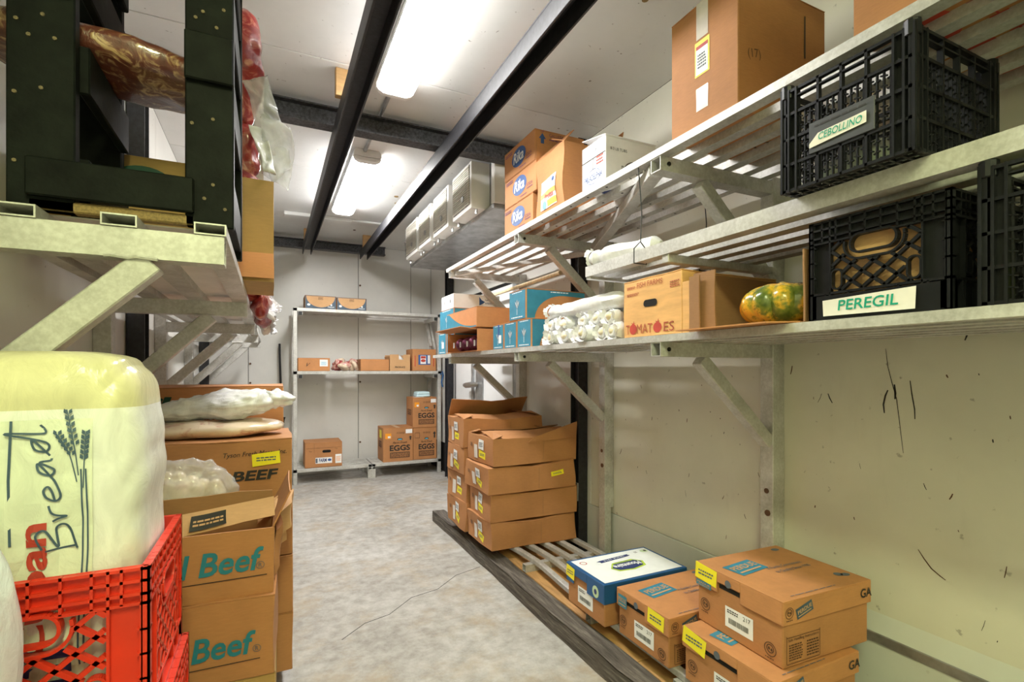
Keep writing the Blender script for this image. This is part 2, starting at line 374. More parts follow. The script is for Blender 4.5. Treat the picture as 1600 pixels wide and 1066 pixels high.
def sheet(name, mat, parent, o, a, b_, nx, ny, amp, freq, seed=1, th=.0015):
    """crumpled plastic sheet spanned by vectors a (nx) and b (ny)"""
    o, a, b_ = Vector(o), Vector(a), Vector(b_); n = a.cross(b_).normalized(); so = Vector((seed*4.1, seed, seed*.3)); vs = []; fs = []
    for j in range(ny+1):
        for i in range(nx+1):
            p = o+a*(i/nx)+b_*(j/ny); k = noise.noise(p*freq+so)*amp+(abs(noise.noise(p*freq*3+so))-.25)*amp*.7
            e = nvec(p*freq*.7+so)*amp*.7; vs.append(p+n*k+e)
    for j in range(ny):
        for i in range(nx): k = j*(nx+1)+i; fs.append((k, k+1, k+nx+2, k+nx+1))
    me = bpy.data.meshes.new(name); me.from_pydata(vs, [], fs); me.update(); me.materials.append(M[mat])
    for p in me.polygons: p.use_smooth = True
    ob = bpy.data.objects.new(name, me); C.objects.link(ob); md = ob.modifiers.new('thick', 'SOLIDIFY'); md.thickness = th
    if parent: ob.parent = parent
    return ob
# ------------------------------------------------------------------ room shell
XL, XR, YB, YF, ZC = -.62, 1.92, 6.5, -1.7, 2.79
fl = struct(MB().box(XL-.12, XR+.12, YF-.12, YB+.12, -.1, 0).build('floor', 'concrete'), 'worn grey concrete floor')
g = MB(); pts = [(.30, 2.45), (.42, 2.56), (.55, 2.60), (.70, 2.74), (.86, 2.78), (1.02, 2.92), (1.2, 2.98)]
for (a, b_), (c, d) in zip(pts, pts[1:]): g.bar((a, b_, .0004), (c, d, .0004), .0028, .0008)
g.build('crack', 'hole', fl)
wr = struct(MB().box(XR+.012, XR+.12, YF-.12, YB+.12, 0, ZC).build('wall_right', 'hole'), 'right wall of insulated panels')
for a, b_ in ((YF, .25), (.25, 1.445), (1.445, 2.80), (2.80, 3.88), (5.52, YB)):
    MB().box(XR, XR+.012, a+.002, b_-.002, .36, ZC).build('wall_panel', 'wall_yellow_cast' if a < 2.5 else 'wall_paint', wr, bevel=.0015)
MB().box(XR, XR+.012, 3.88, 5.52, 2.04, ZC).build('wall_panel', 'wall_paint', wr, bevel=.0015)
# scuffs and holes on the near panel
def scuff(pts, w, parent=wr, x=XR, mat='ink'):
    q = MB()
    for (a, b_), (c, d) in zip(pts, pts[1:]): q.bar((x-.0006, a, b_), (x-.0006, c, d), .0012, w, up=(0, .7, .7) if abs(c-a) < abs(d-b_) else (0, 0, 1))
    return q.build('scuff_mark', mat, parent)
def hscuff(pts, w, x=XR, mat='ink'):
    vs = []; fs = []
    for i, (a, b_) in enumerate(pts):
        p = pts[max(i-1, 0)]; n = pts[min(i+1, len(pts)-1)]; d = Vector((n[0]-p[0], n[1]-p[1])).normalized(); k = w*(.4+.6*math.sin(math.pi*(i+.5)/len(pts)))
        vs += [(x-.0008, a-d.y*k/2, b_+d.x*k/2), (x-.0008, a+d.y*k/2, b_-d.x*k/2)]
    for i in range(len(pts)-1): fs.append((2*i, 2*i+1, 2*i+3, 2*i+2))
    q = MB().add(vs, fs); return q.build('scuff_mark', mat, wr)
hscuff([(1.019, 1.323), (1.012, 1.26), (.998, 1.20), (.985, 1.15), (.975, 1.06), (.965, .97)], .0025)
hscuff([(1.023, 1.10), (1.026, 1.13), (1.020, 1.16), (1.012, 1.18)], .006)
hscuff([(.990, 1.15), (.989, 1.17), (.992, 1.20)], .007)
hscuff([(.945, 1.214), (.94, 1.17), (.932, 1.12), (.931, 1.087)], .004)
hscuff([(.798, 1.368), (.793, 1.355), (.798, 1.34)], .005)
hscuff([(.922, .66), (.905, .635), (.885, .61), (.862, .595), (.847, .587)], .004, mat='brown_ink')
rr = random.Random(5)
for i in range(46):
    a, b_ = rr.uniform(.45, 2.6), rr.uniform(.45, 1.25); l = rr.choice((.006, .01, .02, .035)); s_ = rr.uniform(-1, 1)
    hscuff([(a, b_), (a+l*s_*.3, b_+l*.5), (a+l*s_*.5, b_+l)], rr.uniform(.0015, .005), mat=rr.choice(('ink', 'brown_ink')))
bb = struct(MB().box(XR-.012, XR+.012, YF, 1.42, 0, .30).build('baseboard_right', 'kick_paint', bevel=.002), 'pale kick panel along the right wall')
MB().prism([(0, .335), (.03, .335), (.03, .40), (.016, .40)], (XR-.016, YF, 0), (1, 0, 0), (0, 0, 1), (0, 1, 0), 1.42-YF).build('ledge', 'kick_paint', bb)
MB().box(XR-.004, XR+.012, 1.42, 3.88, 0, .357).build('kick_board', 'kick_paint', bb, bevel=.002)
MB().box(XR-.02, XR+.012, YF, 1.42, .30, .335).build('rail', 'galvanised', bb, bevel=.003)
wl_ = struct(MB().box(XL-.12, XL-.012, YF-.12, YB+.12, 0, ZC).build('wall_left', 'hole'), 'left wall of white insulated panels')
for a, b_ in ((YF, .1), (.1, 1.28), (1.28, 2.5), (2.5, 3.66), (3.66, 4.8), (4.8, YB)):
    MB().box(XL-.012, XL, a+.002, b_-.002, 0, ZC).build('wall_panel', 'wall_paint', wl_, bevel=.0015)
wb = struct(MB().box(XL-.12, XR+.12, YB+.012, YB+.12, 0, ZC).build('wall_back', 'hole'), 'back wall of grey white insulated panels')
for a, b_ in ((XL, -.224), (-.224, .991), (.991, 1.652), (1.652, XR)):
    MB().box(a+.003, b_-.003, YB, YB+.012, .0, ZC).build('wall_panel', 'wall_back', wb, bevel=.0015)
    if a > -.5 and a < 1.6:
        for z in (.35, 1.1, 1.32, 2.1, 2.3): MB().rod([(a+.02, YB, z), (a+.02, YB-.008, z)], .012, 8).build('bolt', 'brown_ink', wb)
wf_ = struct(MB().box(XL-.12, XR+.12, YF-.12, YF, 0, ZC).build('wall_front', 'wall_paint'), 'plain front wall of the cold room')
ce = struct(MB().box(XL-.12, XR+.12, YF-.12, YB+.12, ZC+.01, ZC+.1).build('ceiling', 'hole'), 'white stained panel ceiling')
for a, b_ in ((YF, -.45), (-.45, 1.1), (1.1, 2.66), (2.66, 4.12), (4.12, 5.55), (5.55, YB)):
    MB().box(XL, XR, a+.003, b_-.003, ZC, ZC+.01).build('ceiling_panel', 'ceiling_paint', ce, bevel=.002)
for i in range(14): 
    x, y = rr.uniform(0, 1.7), rr.uniform(1.6, 5.8); MB().rod([(x, y, ZC), (x, y, ZC-.004)], rr.uniform(.008, .02), 9).build('stain_patch', rr.choice(('brown_ink', 'wood_hole')), ce)
MB().box(.12, .75, 5.35, 5.45, ZC-.035, ZC).build('joint_cover', 'ceiling_paint', ce, bevel=.006)
MB().box(.75, 1.2, 5.37, 5.43, ZC-.02, ZC).build('joint_cover', 'ceiling_paint', ce, bevel=.006)
# door in the right wall, with latch
dr = struct(MB().box(XR-.02, XR+.012, 3.96, 5.44, .02, 2.0).build('door_1', 'door_paint', bevel=.004), 'white cold room door with a latch behind the shelves')
MB().box(XR-.045, XR-.02, 4.86, 4.90, .05, 1.96).build('door_edge', 'galvanised', dr, bevel=.003)
MB().box(XR-.012, XR+.012, 3.88, 3.96, 0, 2.04).build('door_frame', 'galvanised', dr, bevel=.003)
MB().box(XR-.012, XR+.012, 5.44, 5.52, 0, 2.04).build('door_frame', 'galvanised', dr, bevel=.003)
MB().box(XR-.035, XR-.02, 4.62, 4.80, .93, 1.24).build('latch_plate', 'galvanised', dr, bevel=.004)
MB().rod([(XR-.035, 4.74, 1.10), (XR-.09, 4.76, 1.10), (XR-.10, 4.90, 1.09), (XR-.09, 4.98, 1.09)], .026, 10, taper=[.8, 1.2, 1.1, .7]).build('latch_handle', 'steel', dr, smooth=True)
# black steel columns and ceiling beams
def ibeam(name, p, q, w, h, mat='worn_steel', parent=None):
    p, q = Vector(p), Vector(q); m_ = MB(); up = V(0, 0, 1)
    m_.bar(p-up*(h/2-.005), q-up*(h/2-.005), w, .01).bar(p+up*(h/2-.005), q+up*(h/2-.005), w, .01).bar(p, q, .012, h-.02)
    return m_.build(name, mat, parent, bevel=.001)
n = 0
for x, y in ((XR-.042, 2.88), (XR-.042, 5.62), (XL+.042, 3.0), (XL+.042, 5.75)):
    n += 1; s_ = -1 if x > 0 else 1
    o = MB().box(x-.035, x+.035, y-.05, y-.042, 0, ZC).box(x-.035, x+.035, y+.042, y+.05, 0, ZC).box(x-.006, x+.006, y-.042, y+.042, 0, ZC).build('trim_%d' % n, 'black_steel', bevel=.001)
    struct(o, 'black steel column standing against the wall')
    if n == 1: MB().box(x-.045, x-.035, y-.05, y-.01, .38, .50).build('hinge_plate', 'galvanised', o, bevel=.002)
def tagged(o, *a): tag(o, *a); return o
tagged(ibeam('cross_beam', (XL, 3.10, 2.705), (XR, 3.10, 2.705), .09, .11), 'black steel beam crossing the ceiling between the two tube lights', 'beam', 'black ceiling cross beams')
tagged(ibeam('cross_beam', (XL, 6.27, 2.695), (1.27, 6.27, 2.695), .09, .10), 'black steel beam crossing close to the back wall', 'beam', 'black ceiling cross beams')
def channel(x0, x1, y0, y1, z0, z1, label):
    o = MB().box(x0, x1, y0, y1, z1-.01, z1).box(x0, x0+.009, y0, y1, z0, z1-.01).box(x1-.009, x1, y0, y1, z0, z1-.01).build('channel_beam', 'black_steel', bevel=.0015)
    return tag(o, label, 'beam', 'black channel rails under the ceiling')
channel(.328, .423, YF+.02, 6.16, 2.555, 2.65, 'long black steel channel rail left of the tube lights')
channel(.955, 1.045, YF+.02, 6.16, 2.555, 2.65, 'long black steel channel rail between tube lights and evaporator')
for x, y, lab in ((.376, 5.95, 'short pine block wedged above the left channel rail near back wall'), (1.0, 5.95, 'short pine block wedged above the right channel rail near back wall'), (.345, 2.72, 'small pine block wedged above channel rail beside the front ceiling seam')):
    tag(MB().box(x-.045, x+.045, y-.02, y+.02, 2.648, ZC).build('wood_block', 'pine', bevel=.003), lab, 'wood block', 'pine blocks above the rails')
# ------------------------------------------------------------------ tube lights
def tube_light(label, x0, x1, y0, y1, lens, conduit=None):
    R = thing('ceiling_light', label, 'ceiling light', ((x0+x1)/2, (y0+y1)/2, ZC), 0, 'sealed tube lights')
    w, l = (x1-x0)/2, (y1-y0)/2
    MB().prism([(-w*.86, 0), (-w*.98, -.02), (-w, -.05), (w, -.05), (w*.98, -.02), (w*.86, 0)], (0, -l, 0), (1, 0, 0), (0, 0, 1), (0, 1, 0), 2*l).build('housing', 'lamp_white', R, bevel=.003)
    prof = [(-w*.99, -.049), (-w*.95, -.068), (-w*.6, -.086), (w*.6, -.086), (w*.95, -.068), (w*.99, -.049)]
    MB().prism(prof, (0, -l*.93, 0), (1, 0, 0), (0, 0, 1), (0, 1, 0), l*1.86).build('lens', lens, R)
    for s in (-1, 1): MB().prism([(a*1.015, b_*1.02) for a, b_ in prof], (0, s*l*.93 if s > 0 else -l, 0), (1, 0, 0), (0, 0, 1), (0, 1, 0), l*.07).build('end_cap', 'lamp_white', R, bevel=.008)
    if conduit: MB().rod([(0, conduit[0]-(y0+y1)/2, -.012), (0, conduit[1]-(y0+y1)/2, -.012)], .012, 10).build('conduit', 'galvanised', R, smooth=True)
tube_light('bright sealed tube light in front of the black cross beam', .50, .695, 1.45, 2.72, 'lens_main', (2.72, 3.62))
tube_light('bright sealed tube light between cross beam and back wall', .52, .71, 3.62, 5.0, 'lens_far')
tube_light('greenish sealed tube light on the ceiling near the front wall', -.06, .14, -1.35, -.05, 'lens_rear')
# ------------------------------------------------------------------ evaporator
E = thing('evaporator_unit', 'white ceiling evaporator cooler with four boxed fans beside right wall', 'cooler', (1.62, 4.3, 2.36))
MB().box(-.24, .26, -1.12, 1.13, .0, .035).build('drip_tray', 'galvanised', E, bevel=.006)
MB().box(-.20, .25, -1.08, 1.10, .035, .37).build('casing', 'galvanised', E, bevel=.004)
MB().box(-.24, .26, -1.14, -1.08, .035, .37).build('end_panel', 'fan_white', E, bevel=.004)
for z in (.39,): 
    for y in (-.9, .9): MB().box(-.02, .02, y-.02, y+.02, .37, ZC-2.36).build('hanger', 'galvanised', E)
for i, (a, b_) in enumerate(((3.33, 3.735), (3.84, 4.25), (4.33, 4.72), (4.78, 5.22))):
    a -= 4.3; b_ -= 4.3; m_ = (a+b_)/2
    MB().box(-.347, -.344, a+.03, b_-.03, .06, .345).build('fan_opening', 'grey_ink', E); fb = MB().box(-.345, -.20, a, b_, .03, .365).build('fan_box', 'fan_white', E, bevel=.012, seg=2, smooth=True)
    q = MB()
    for k in range(17): z = .065+k*.0165; q.box(-.354, -.343, a+.03, b_-.03, z, z+.009)
    for k in range(5): y = a+.04+k*(b_-a-.08)/4; q.box(-.3505, -.343, y-.003, y+.003, .06, .345)
    q.build('grille', 'grille', fb); MB().rod([(-.352, m_-.06, .13), (-.362, m_-.06, .13)], .022, 14).build('badge', 'steel', fb)
    for y in (a+.02, b_-.02): MB().rod([(-.3, y, .03), (-.3, y, -.004)], .01, 8).build('bolt', 'steel', fb)
MB().rod([(-.3, .95, .20), (-.33, 1.02, .24), (-.3, 1.1, .2), (-.3, 1.08, .1), (-.27, 1.0, .05)], .012, 8).build('cable_loop', 'steel', E, smooth=True)
P_ = thing('pipework', 'dull copper and white pipes on the right wall below the evaporator', 'pipes', (1.85, 3.9, 1.9))
MB().rod([(0, .9, .30), (0, .3, .30), (-.02, .2, .24), (-.02, -.3, .24)], .016, 8).build('pipe', 'root', P_, smooth=True)
MB().rod([(0, .6, -.05), (0, .6, -.14), (0, .2, -.14), (.03, .15, -.14)], .014, 8).build('pipe', 'brown_ink', P_, smooth=True)
MB().rod([(-.045, -.9, .02), (-.045, .5, .02), (-.03, .57, .0), (0, .6, -.05)], .015, 8).build('pipe', 'root', P_, smooth=True)
# ------------------------------------------------------------------ right wall rack
RK = thing('wall_rack', 'long aluminium two tier wall rack with brackets along the right wall', 'shelving', (XR, 2.0, .30))
def rp(m_, name, bevel=.002, mat='aluminium'): return m_.build(name, mat, RK, bevel=bevel, mtx=Matrix.Translation((-XR, -2.0, -.30)))
PX = 1.85
for i, y in enumerate((.20, 1.43, 2.58, 3.76)):
    rp(MB().box(PX, XR-.021, y-.03, y+.03, .0, .401).box(PX, XR-.001, y-.03, y+.03, .401, 2.04), 'post')
    for zt, ztop in ((1.35, 1.35), (2.02, 2.02)):
        rp(MB().tube4((1.262, y, zt-.026), (PX, y, zt-.026), .052, .052, .004), 'arm', 0)
        rp(MB().bar((1.475, y, zt-.06), (PX+.004, y, zt-.40), .048, .05, up=(.7, 0, .7)), 'brace', .003)
        if 0 < i < 3: rp(MB().rod([(1.30, y-.03, zt-.026), (1.30, y-.024, zt-.026)], .008, 10), 'bolt_hole', 0, 'hole')
    for z in (.75, 1.6): rp(MB().rod([(PX-.002, y, z), (PX, y, z)], .011, 10), 'bolt', 0, 'brown_ink')
    rp(MB().rod([(PX-.003, y-.005, .66), (PX, y-.005, .66)], .013, 10), 'bolt', 0, 'brown_ink')
for k in range(6):
    x = 1.28+k*.104
    rp(MB().tube4((x, -.3, 1.3625), (x, 4.2, 1.3625), .042, .025, .003), 'shelf_rail', 0)
    rp(MB().tube4((x, -.3, 2.0335), (x, 3.84, 2.0335), .042, .027, .003), 'shelf_rail', 0)
    for j in range(7):
        y = 1.75+j*.14+k*.03; rp(MB().rod([(x, y, 2.0195), (x, y, 2.0205)], .006, 8), 'screw_hole', 0, 'hole')
rp(MB().bar((1.30, 1.47, 1.992), (1.86, 2.72, 1.992), .055, .045), 'diagonal_brace', .003)
rp(MB().bar((1.30, 3.72, 1.992), (1.86, 2.62, 1.992), .03, .03), 'diagonal_brace', .003)
# hanging shelf under the top tier
HS = thing('hanging_shelf', 'aluminium tube shelf hung by wires under the top tier', 'shelf', (1.55, 1.0, 1.66))
def hp(m_, name, bevel=0, mat='aluminium'): return m_.build(name, mat, HS, bevel=bevel, mtx=Matrix.Translation((-1.55, -1.0, -1.66)))
for k in range(5):
    x = 1.285+k*.101; hp(MB().tube4((x, -.2, 1.6825), (x, 1.88-(.0 if k else 0), 1.6825), .05, .045, .003), 'shelf_rail')
hp(MB().bar((1.265, 1.865, 1.655), (1.715, 1.865, 1.655), .03, .012), 'end_bar')
hp(MB().bar((1.265, .125, 1.645), (XR, .125, 1.645), .05, .03), 'support_arm', .002)
hp(MB().bar((1.265, 1.385, 1.645), (1.858, 1.385, 1.645), .034, .03), 'support_arm', .002)
hp(MB().bar((1.79, 1.385, 1.635), (1.858, 1.385, 1.56), .034, .03, up=(.7, 0, .7)), 'brace', .002)
for x in (1.275, 1.61):
    q = MB(); pts = [(x-.03, 1.53, 1.655), (x-.03, 1.53, 1.71), (x, 1.528, 1.74), (x+.004, 1.526, 1.85), (x-.003, 1.53, 1.96), (x-.012, 1.53, 2.05), (x+.02, 1.53, 2.052), (x+.03, 1.53, 2.03)]
    q.rod(pts, .0022, 6).rod([(x-.03, 1.53, 1.655), (x+.03, 1.53, 1.655), (x+.03, 1.53, 1.71), (x, 1.53, 1.74)], .0022, 6)
    hp(q, 'hanging_wire', 0, 'black_steel')
# ------------------------------------------------------------------ left wall rack
LR = thing('wall_rack', 'greenish aluminium wall rack holding meat along the left wall', 'shelving', (XL, 3.0, .5))
def lp(m_, name, bevel=.002, mat='aluminium'): return m_.build(name, mat, LR, bevel=bevel, mtx=Matrix.Translation((-XL, -3.0, -.5)))
for y in (1.29, 2.49, 3.65, 4.8, 5.85):
    lp(MB().box(XL+.001, XL+.06, y-.03, y+.03, .5, 1.66), 'post')
    lp(MB().tube4((-.09, y, 1.509), (XL+.06, y, 1.509), .052, .060, .004), 'arm', 0)
    lp(MB().bar((-.225, y, 1.478), (XL+.05, y, 1.135), .048, .055, up=(-.7, 0, .7)), 'brace', .003)
    lp(MB().rod([(-.30, y-.03, 1.479), (-.29, y-.029, 1.481), (-.26, y-.028, 1.478), (-.245, y-.03, 1.481), (-.21, y-.029, 1.478)], .004, 6), 'weld', 0)
for x in (-.116, -.275, -.433, -.515): lp(MB().tube4((x, 1.26, 1.5525), (x, 5.95, 1.5525), .060 if x > -.5 else .04, .025, .003), 'shelf_rail', 0)
tag(MB().box(-.47, -.105, 1.34, 4.3, 1.565, 1.568).build('shelf_liner', 'liner'), 'thin off-white sheet lining the left wall rack', 'shelf liner')
# ------------------------------------------------------------------ back rack
BR = thing('storage_rack', 'three tier aluminium tube rack standing against the back wall', 'shelving', (1.06, 6.17, 0))
def bp(m_, name, bevel=.002, mat='aluminium'): return m_.build(name, mat, BR, bevel=bevel, mtx=Matrix.Translation((-1.06, -6.17, 0)))
X0, X1, Y0, Y1 = .225, 1.885, 5.95, 6.40
for x in (X0, X1-.04):
    for y in (Y0, Y1-.04): bp(MB().box(x, x+.04, y, y+.04, 0, 1.93), 'leg')
for z in (1.925, 1.235):
    for y in (Y0, Y1-.03): bp(MB().box(X0, X1, y, y+.03, z-.035, z), 'shelf_beam')
    for k in range(3): y = Y0+.09+k*.10; bp(MB().box(X0+.03, X1-.03, y, y+.05, z-.02, z), 'shelf_slat')
    for x in (X0+.05, X1-.09):
        bp(MB().box(x, x+.045, Y0+.004, Y1-.004, z-.082, z-.036), 'cross_tube'); bp(MB().box(x+.004, x+.041, Y0-.002, Y0+.006, z-.078, z-.04), 'end_cap', .001, 'rubber')
z = .165
for xa, xb in ((X0, 1.055), (1.065, X1)):
    for y in (Y0, Y1-.03): bp(MB().box(xa, xb, y, y+.03, z-.035, z), 'shelf_beam')
    for k in range(4): y = Y0+.06+k*.088; bp(MB().box(xa+.02, xb-.02, y, y+.04, z-.03, z), 'shelf_slat')
for x in (1.02, 1.065): bp(MB().box(x, x+.035, Y0, Y1, z-.06, z-.001), 'cross_tube')
for y in (Y0, Y1-.06): bp(MB().box(1.015, 1.10, y, y+.06, 0, z-.036), 'leg')
bp(MB().bar((X1-.02, Y0+.04, 1.25), (X1-.02, Y1-.04, 1.85), .026, .04), 'brace'); bp(MB().bar((X1-.07, Y0+.20, 1.54), (X1-.07, Y1-.05, 1.88), .03, .03), 'brace')
q = MB().rod([(X1-.01, Y0-.012, 1.19), (X1+.01, Y0-.02, 1.24), (X1+.02, Y0-.02, 1.18), (X1, Y0-.02, 1.10), (X1+.015, Y0-.015, 1.04)], .009, 6)
tag(q.build('blue_tie', 'blue', smooth=True), 'blue cord knotted round the storage rack corner', 'cord')
q = MB(); pts = [(.10, 6.45, 1.55), (.10, 6.42, 1.45), (.11, 6.42, 1.1), (.11, 6.42, .82), (.07, 6.41, .72), (.03, 6.40, .66), (.07, 6.40, .60), (.14, 6.4, .62), (.15, 6.42, .70)]
tag(q.rod(pts, .012, 8).build('black_hose', 'rubber', smooth=True), 'black hose hanging on the back wall left of the rack', 'hose')
# ------------------------------------------------------------------ right floor: timber kerb, plywood, aluminium floor rack
def kerb(p): 
    k = noise.noise(Vector((p.y*1.6, 1, 3)))*.009
    return p+Vector((k+noise.noise(p*9)*.006, 0, (noise.noise(p*7)*.009 if p.z > .03 else 0)))
tag(MB().box(1.215, 1.318, .25, 4.06, 0, .085).build('timber_kerb', 'old_timber', bevel=.012, cuts=30, warp=kerb), 'long dark weathered timber kerb on the concrete floor', 'timber')
PW = thing('plywood_base', 'raw plywood boards lying under the aluminium floor rack', 'plywood', (1.62, 2.1, 0))
for a, b_ in ((.3, 1.62), (1.625, 2.85), (2.855, 3.98)): MB().box(-.282, .213, a-2.1, b_-2.1, 0, .072).build('board', 'plywood', PW, bevel=.002)
def sweep(q, pts, w, h):
    pts = [Vector(p) for p in pts]; vs = []; fs = []
    for i, p in enumerate(pts):
        d = (pts[min(i+1, len(pts)-1)]-pts[max(i-1, 0)]).normalized(); sd = d.cross(V(0,0,1)).normalized(); u = sd.cross(d)
        vs += [p-sd*w/2-u*h/2, p+sd*w/2-u*h/2, p+sd*w/2+u*h/2, p-sd*w/2+u*h/2]
    for i in range(len(pts)-1):
        for k in range(4): fs.append((4*i+k, 4*i+(k+1) % 4, 4*i+4+(k+1) % 4, 4*i+4+k))
    fs += [(3, 2, 1, 0), tuple(range(4*len(pts)-4, 4*len(pts)))]
    return q.add(vs, fs)
FR = thing('floor_rack', 'low aluminium floor rack of bent tubes on plywood under right shelves', 'rack', (1.6, 2.1, .072))
fm = Matrix.Translation((-1.6, -2.1, -.072))
for y in (.75, 1.40, 1.97, 2.63, 3.25, 3.85): MB().tube4((1.336, y, .0935), (1.845, y, .0935), .04, .042, .003).build('cross_tube', 'aluminium', FR, mtx=fm); 
for k in range(5):
    x = 1.37+k*.108; pts = [(x+.035*math.exp(-((2.62-y)/.35)**2)*(1-.15*k)-.03*max(0, y-2.6)*(1-.2*k), y, .129) for y in [ .3+i*.1 for i in range(37)]]
    sweep(MB(), pts, .034, .029).build('rail', 'aluminium', FR, mtx=fm, bevel=.004, smooth=True)
FZ = .144
# left floor rack
FL = thing('floor_rack', 'low aluminium floor rack under the red crates and beef cartons', 'rack', (-.27, 1.7, 0))
for y in (.5, 1.1, 1.7, 2.3, 2.9): MB().box(-.33, .27, y-1.72, y-1.68, 0, .09).build('cross_tube', 'aluminium', FL, bevel=.003)
for k in range(6): MB().box(-.33+k*.112, -.29+k*.112, .35-1.7, 2.94-1.7, .09, .13).build('rail', 'aluminium', FL, bevel=.003)
# beige upright by the left rack
U = thing('steel_upright', 'beige painted steel upright hanging from the ceiling by the left rack', 'post', (-.052, 2.9, 2.0))
MB().box(-.022, .022, -.02, .02, 0, ZC-2.0).build('upright', 'beige_paint', U, bevel=.002)
MB().box(-.043, -.023, -.02, .02, .05, ZC-2.0).build('channel', 'black_steel', U, bevel=.002)
MB().box(-.07, .03, -.03, .03, .08, .2).build('clip', 'black_steel', U, bevel=.01)
# ------------------------------------------------------------------ top tier, right
ZT = 2.047; ZS = 1.375; ZM = 1.705
R, f = carton('big plain brown carton with yellow sticker on the top tier', 1.285, 1.70, 1.09, 1.375, ZT, ZT+.42, 'card', seam='x')
L = f['-x'].rect(.0, .235, .062, .115, 'yellow', name='sticker'); f['-x'].rect(0, .225, .05, .085, 'label_white', off=.002, name='sticker_panel', parent=L)
f['-x'].rect(0, .272, .05, .012, 'red_ink', off=.0025, name='sticker_band', parent=L); f['-x'].lines(0, .225, .036, .05, 5, 'grey_ink', off=.003, parent=L)
f['-x'].rect(.0, .10, .05, .075, 'clear_tape', name='torn_label'); f['-x'].rect(0, .36, .05, .12, 'clear_tape', name='tape_end')
f['-y'].bars([(.10, .30, .006, .14), (.13, .18, .004, .1)], 'ink', name='scratch'); f['-y'].text('(17)', -.14, .18, h=.035, mat='brown_ink', rot=10)
f['bot'].text('NO', .05, 0, h=.06, mat='brown_ink')
R, f = carton('brown carton with red print underneath on the near end of top tier', 1.285, 1.84, .18, .755, ZT, ZT+.36, 'card', seam='y')
for k in range(3):
    f['bot'].disc(-.16+k*.2, -.16, .075, .035, 'red_ink', name='red_print', rot=-10); f['bot'].text('FRESH', -.16+k*.2, -.08, w=.13, mat='red_ink'); f['bot'].text('PRODUCE', -.16+k*.2, .02, w=.15, mat='rust_ink'); f['bot'].text('8021', -.1+k*.19, .12, w=.06, mat='ink')
# three soda boxes
SODA = ['orange brown soda carton with blue oval, topmost of three on the top tier', 'orange brown soda carton with blue oval, middle of the stack of three', 'orange brown soda carton with blue oval, bottom of the stack of three']
for k, (a, b_, dx) in enumerate(((2.425, 2.79, 0), (2.385, 2.785, .0), (2.40, 2.79, .0))):
    R, f = carton(SODA[2-k], 1.285+dx, 1.60, a, b_, ZT+k*.168, ZT+(k+1)*.168, 'card_warm', group='soda cartons on the top tier', tape=False)
    F = f['-x']; o = F.disc(.0, .088, .088, .054, 'blue_ink', name='oval_logo'); F.text('Rika', .0, .09, w=.13, h=.062, mat='print_white', bold=.02, shear=.15, parent=o, off=.003)
    F.text('SODA', .125, .06, w=.07, h=.018, mat='purple_ink'); F.lines(.125, .042, .07, .01, 1, 'purple_ink'); F.lines(-.13, .14, .09, .02, 2, 'purple_ink'); F.lines(.05, .02, .08, .01, 1, 'purple_ink')
    F = f['-y']; F.poly([(-.122, .02), (-.102, .02), (-.102, .12), (-.09, .12), (-.112, .15), (-.134, .12), (-.122, .12)], 'blue_ink', name='arrow_up')
    F.text('UP', -.112, .158, h=.012, mat='purple_ink'); F.text('GALLETAS', -.02, .145, w=.10, h=.018, mat='purple_ink'); F.lines(-.02, .12, .1, .012, 1, 'purple_ink')
# torn carton
wp = crush(.016, 5, 4)
R, f = open_carton('crumpled open carton with bright food label beside the soda cartons', 1.285, 1.62, 2.10, 2.375, ZT, ZT+.31, 'card_warm', warp=wp, flaps=(('-x', .09, -40), ('+y', .12, 5), ('-y', .13, -60), ('+x', .12, 15)), cuts=5)
F = f['-x']; L = F.rect(-.005, .105, .16, .15, 'label_white', name='food_label', off=.003)
F.rect(-.005, .10, .16, .025, 'orange', off=.0045, name='band', parent=L, skew=0); F.rect(.03, .05, .09, .03, 'yellow', off=.0045, name='band', parent=L); F.text('Frutas', .01, .085, w=.09, mat='red_ink', off=.006, bold=.02, parent=L); F.disc(.05, .155, .012, .012, 'blue_ink', off=.005, parent=L)
F.disc(-.045, .05, .02, .02, 'egg_foam', off=.005, parent=L)
# white cream cheese carton
R, f = carton('white cream cheese carton with a raised lid on the top tier', 1.285, 1.56, 1.765, 1.945, ZT, ZT+.205, 'white_card', tape=False, cat='box')
F = f['-x']; F.text('PHILADELPHIA', 0, .052, w=.135, h=.026, mat='blue_ink'); F.ring(0, .055, .052, .0022, 'blue_ink', ry=.033, name='logo_arc')
F.bars([(0, .135, .18, .003), (0, .11, .003, .05)], 'ink', name='box_edge_line'); F.lines(.05, .115, .05, .04, 3, 'red_ink'); F.text('23 LB', 0, .17, h=.016, mat='grey_ink')
F = f['-y']; F.text('PHILADELPHIA', .02, .07, w=.15, h=.028, mat='ink'); F.ring(.02, .07, .06, .004, 'ink', ry=.04, name='logo_arc'); F.text('8/3 LB TUBS', -.07, .15, h=.012, mat='ink')
f['bot'].poly([(-.09, -.02), (.02, -.05), (.02, .03), (-.06, .03)], 'navy', name='brand_patch')
MB().obox((-.135, -.09, .205), (.26, 0, .012), (0, .004, .05), (0, .175, .02)).build('raised_lid', 'white_card', R, bevel=.002) if 0 else MB().obox((-.1375, -.09, .205), (.275, 0, 0), (0, .18, .035), (0, 0, .004)).build('raised_lid', 'white_card', R, bevel=.001)
MB().prism([(0, 0), (.09, 0), (.055, .05)], (.03, .02, .2), (1, 0, 0), (0, 0, 1), (0, 1, 0), .004).build('inner_flap', 'card_warm', R)
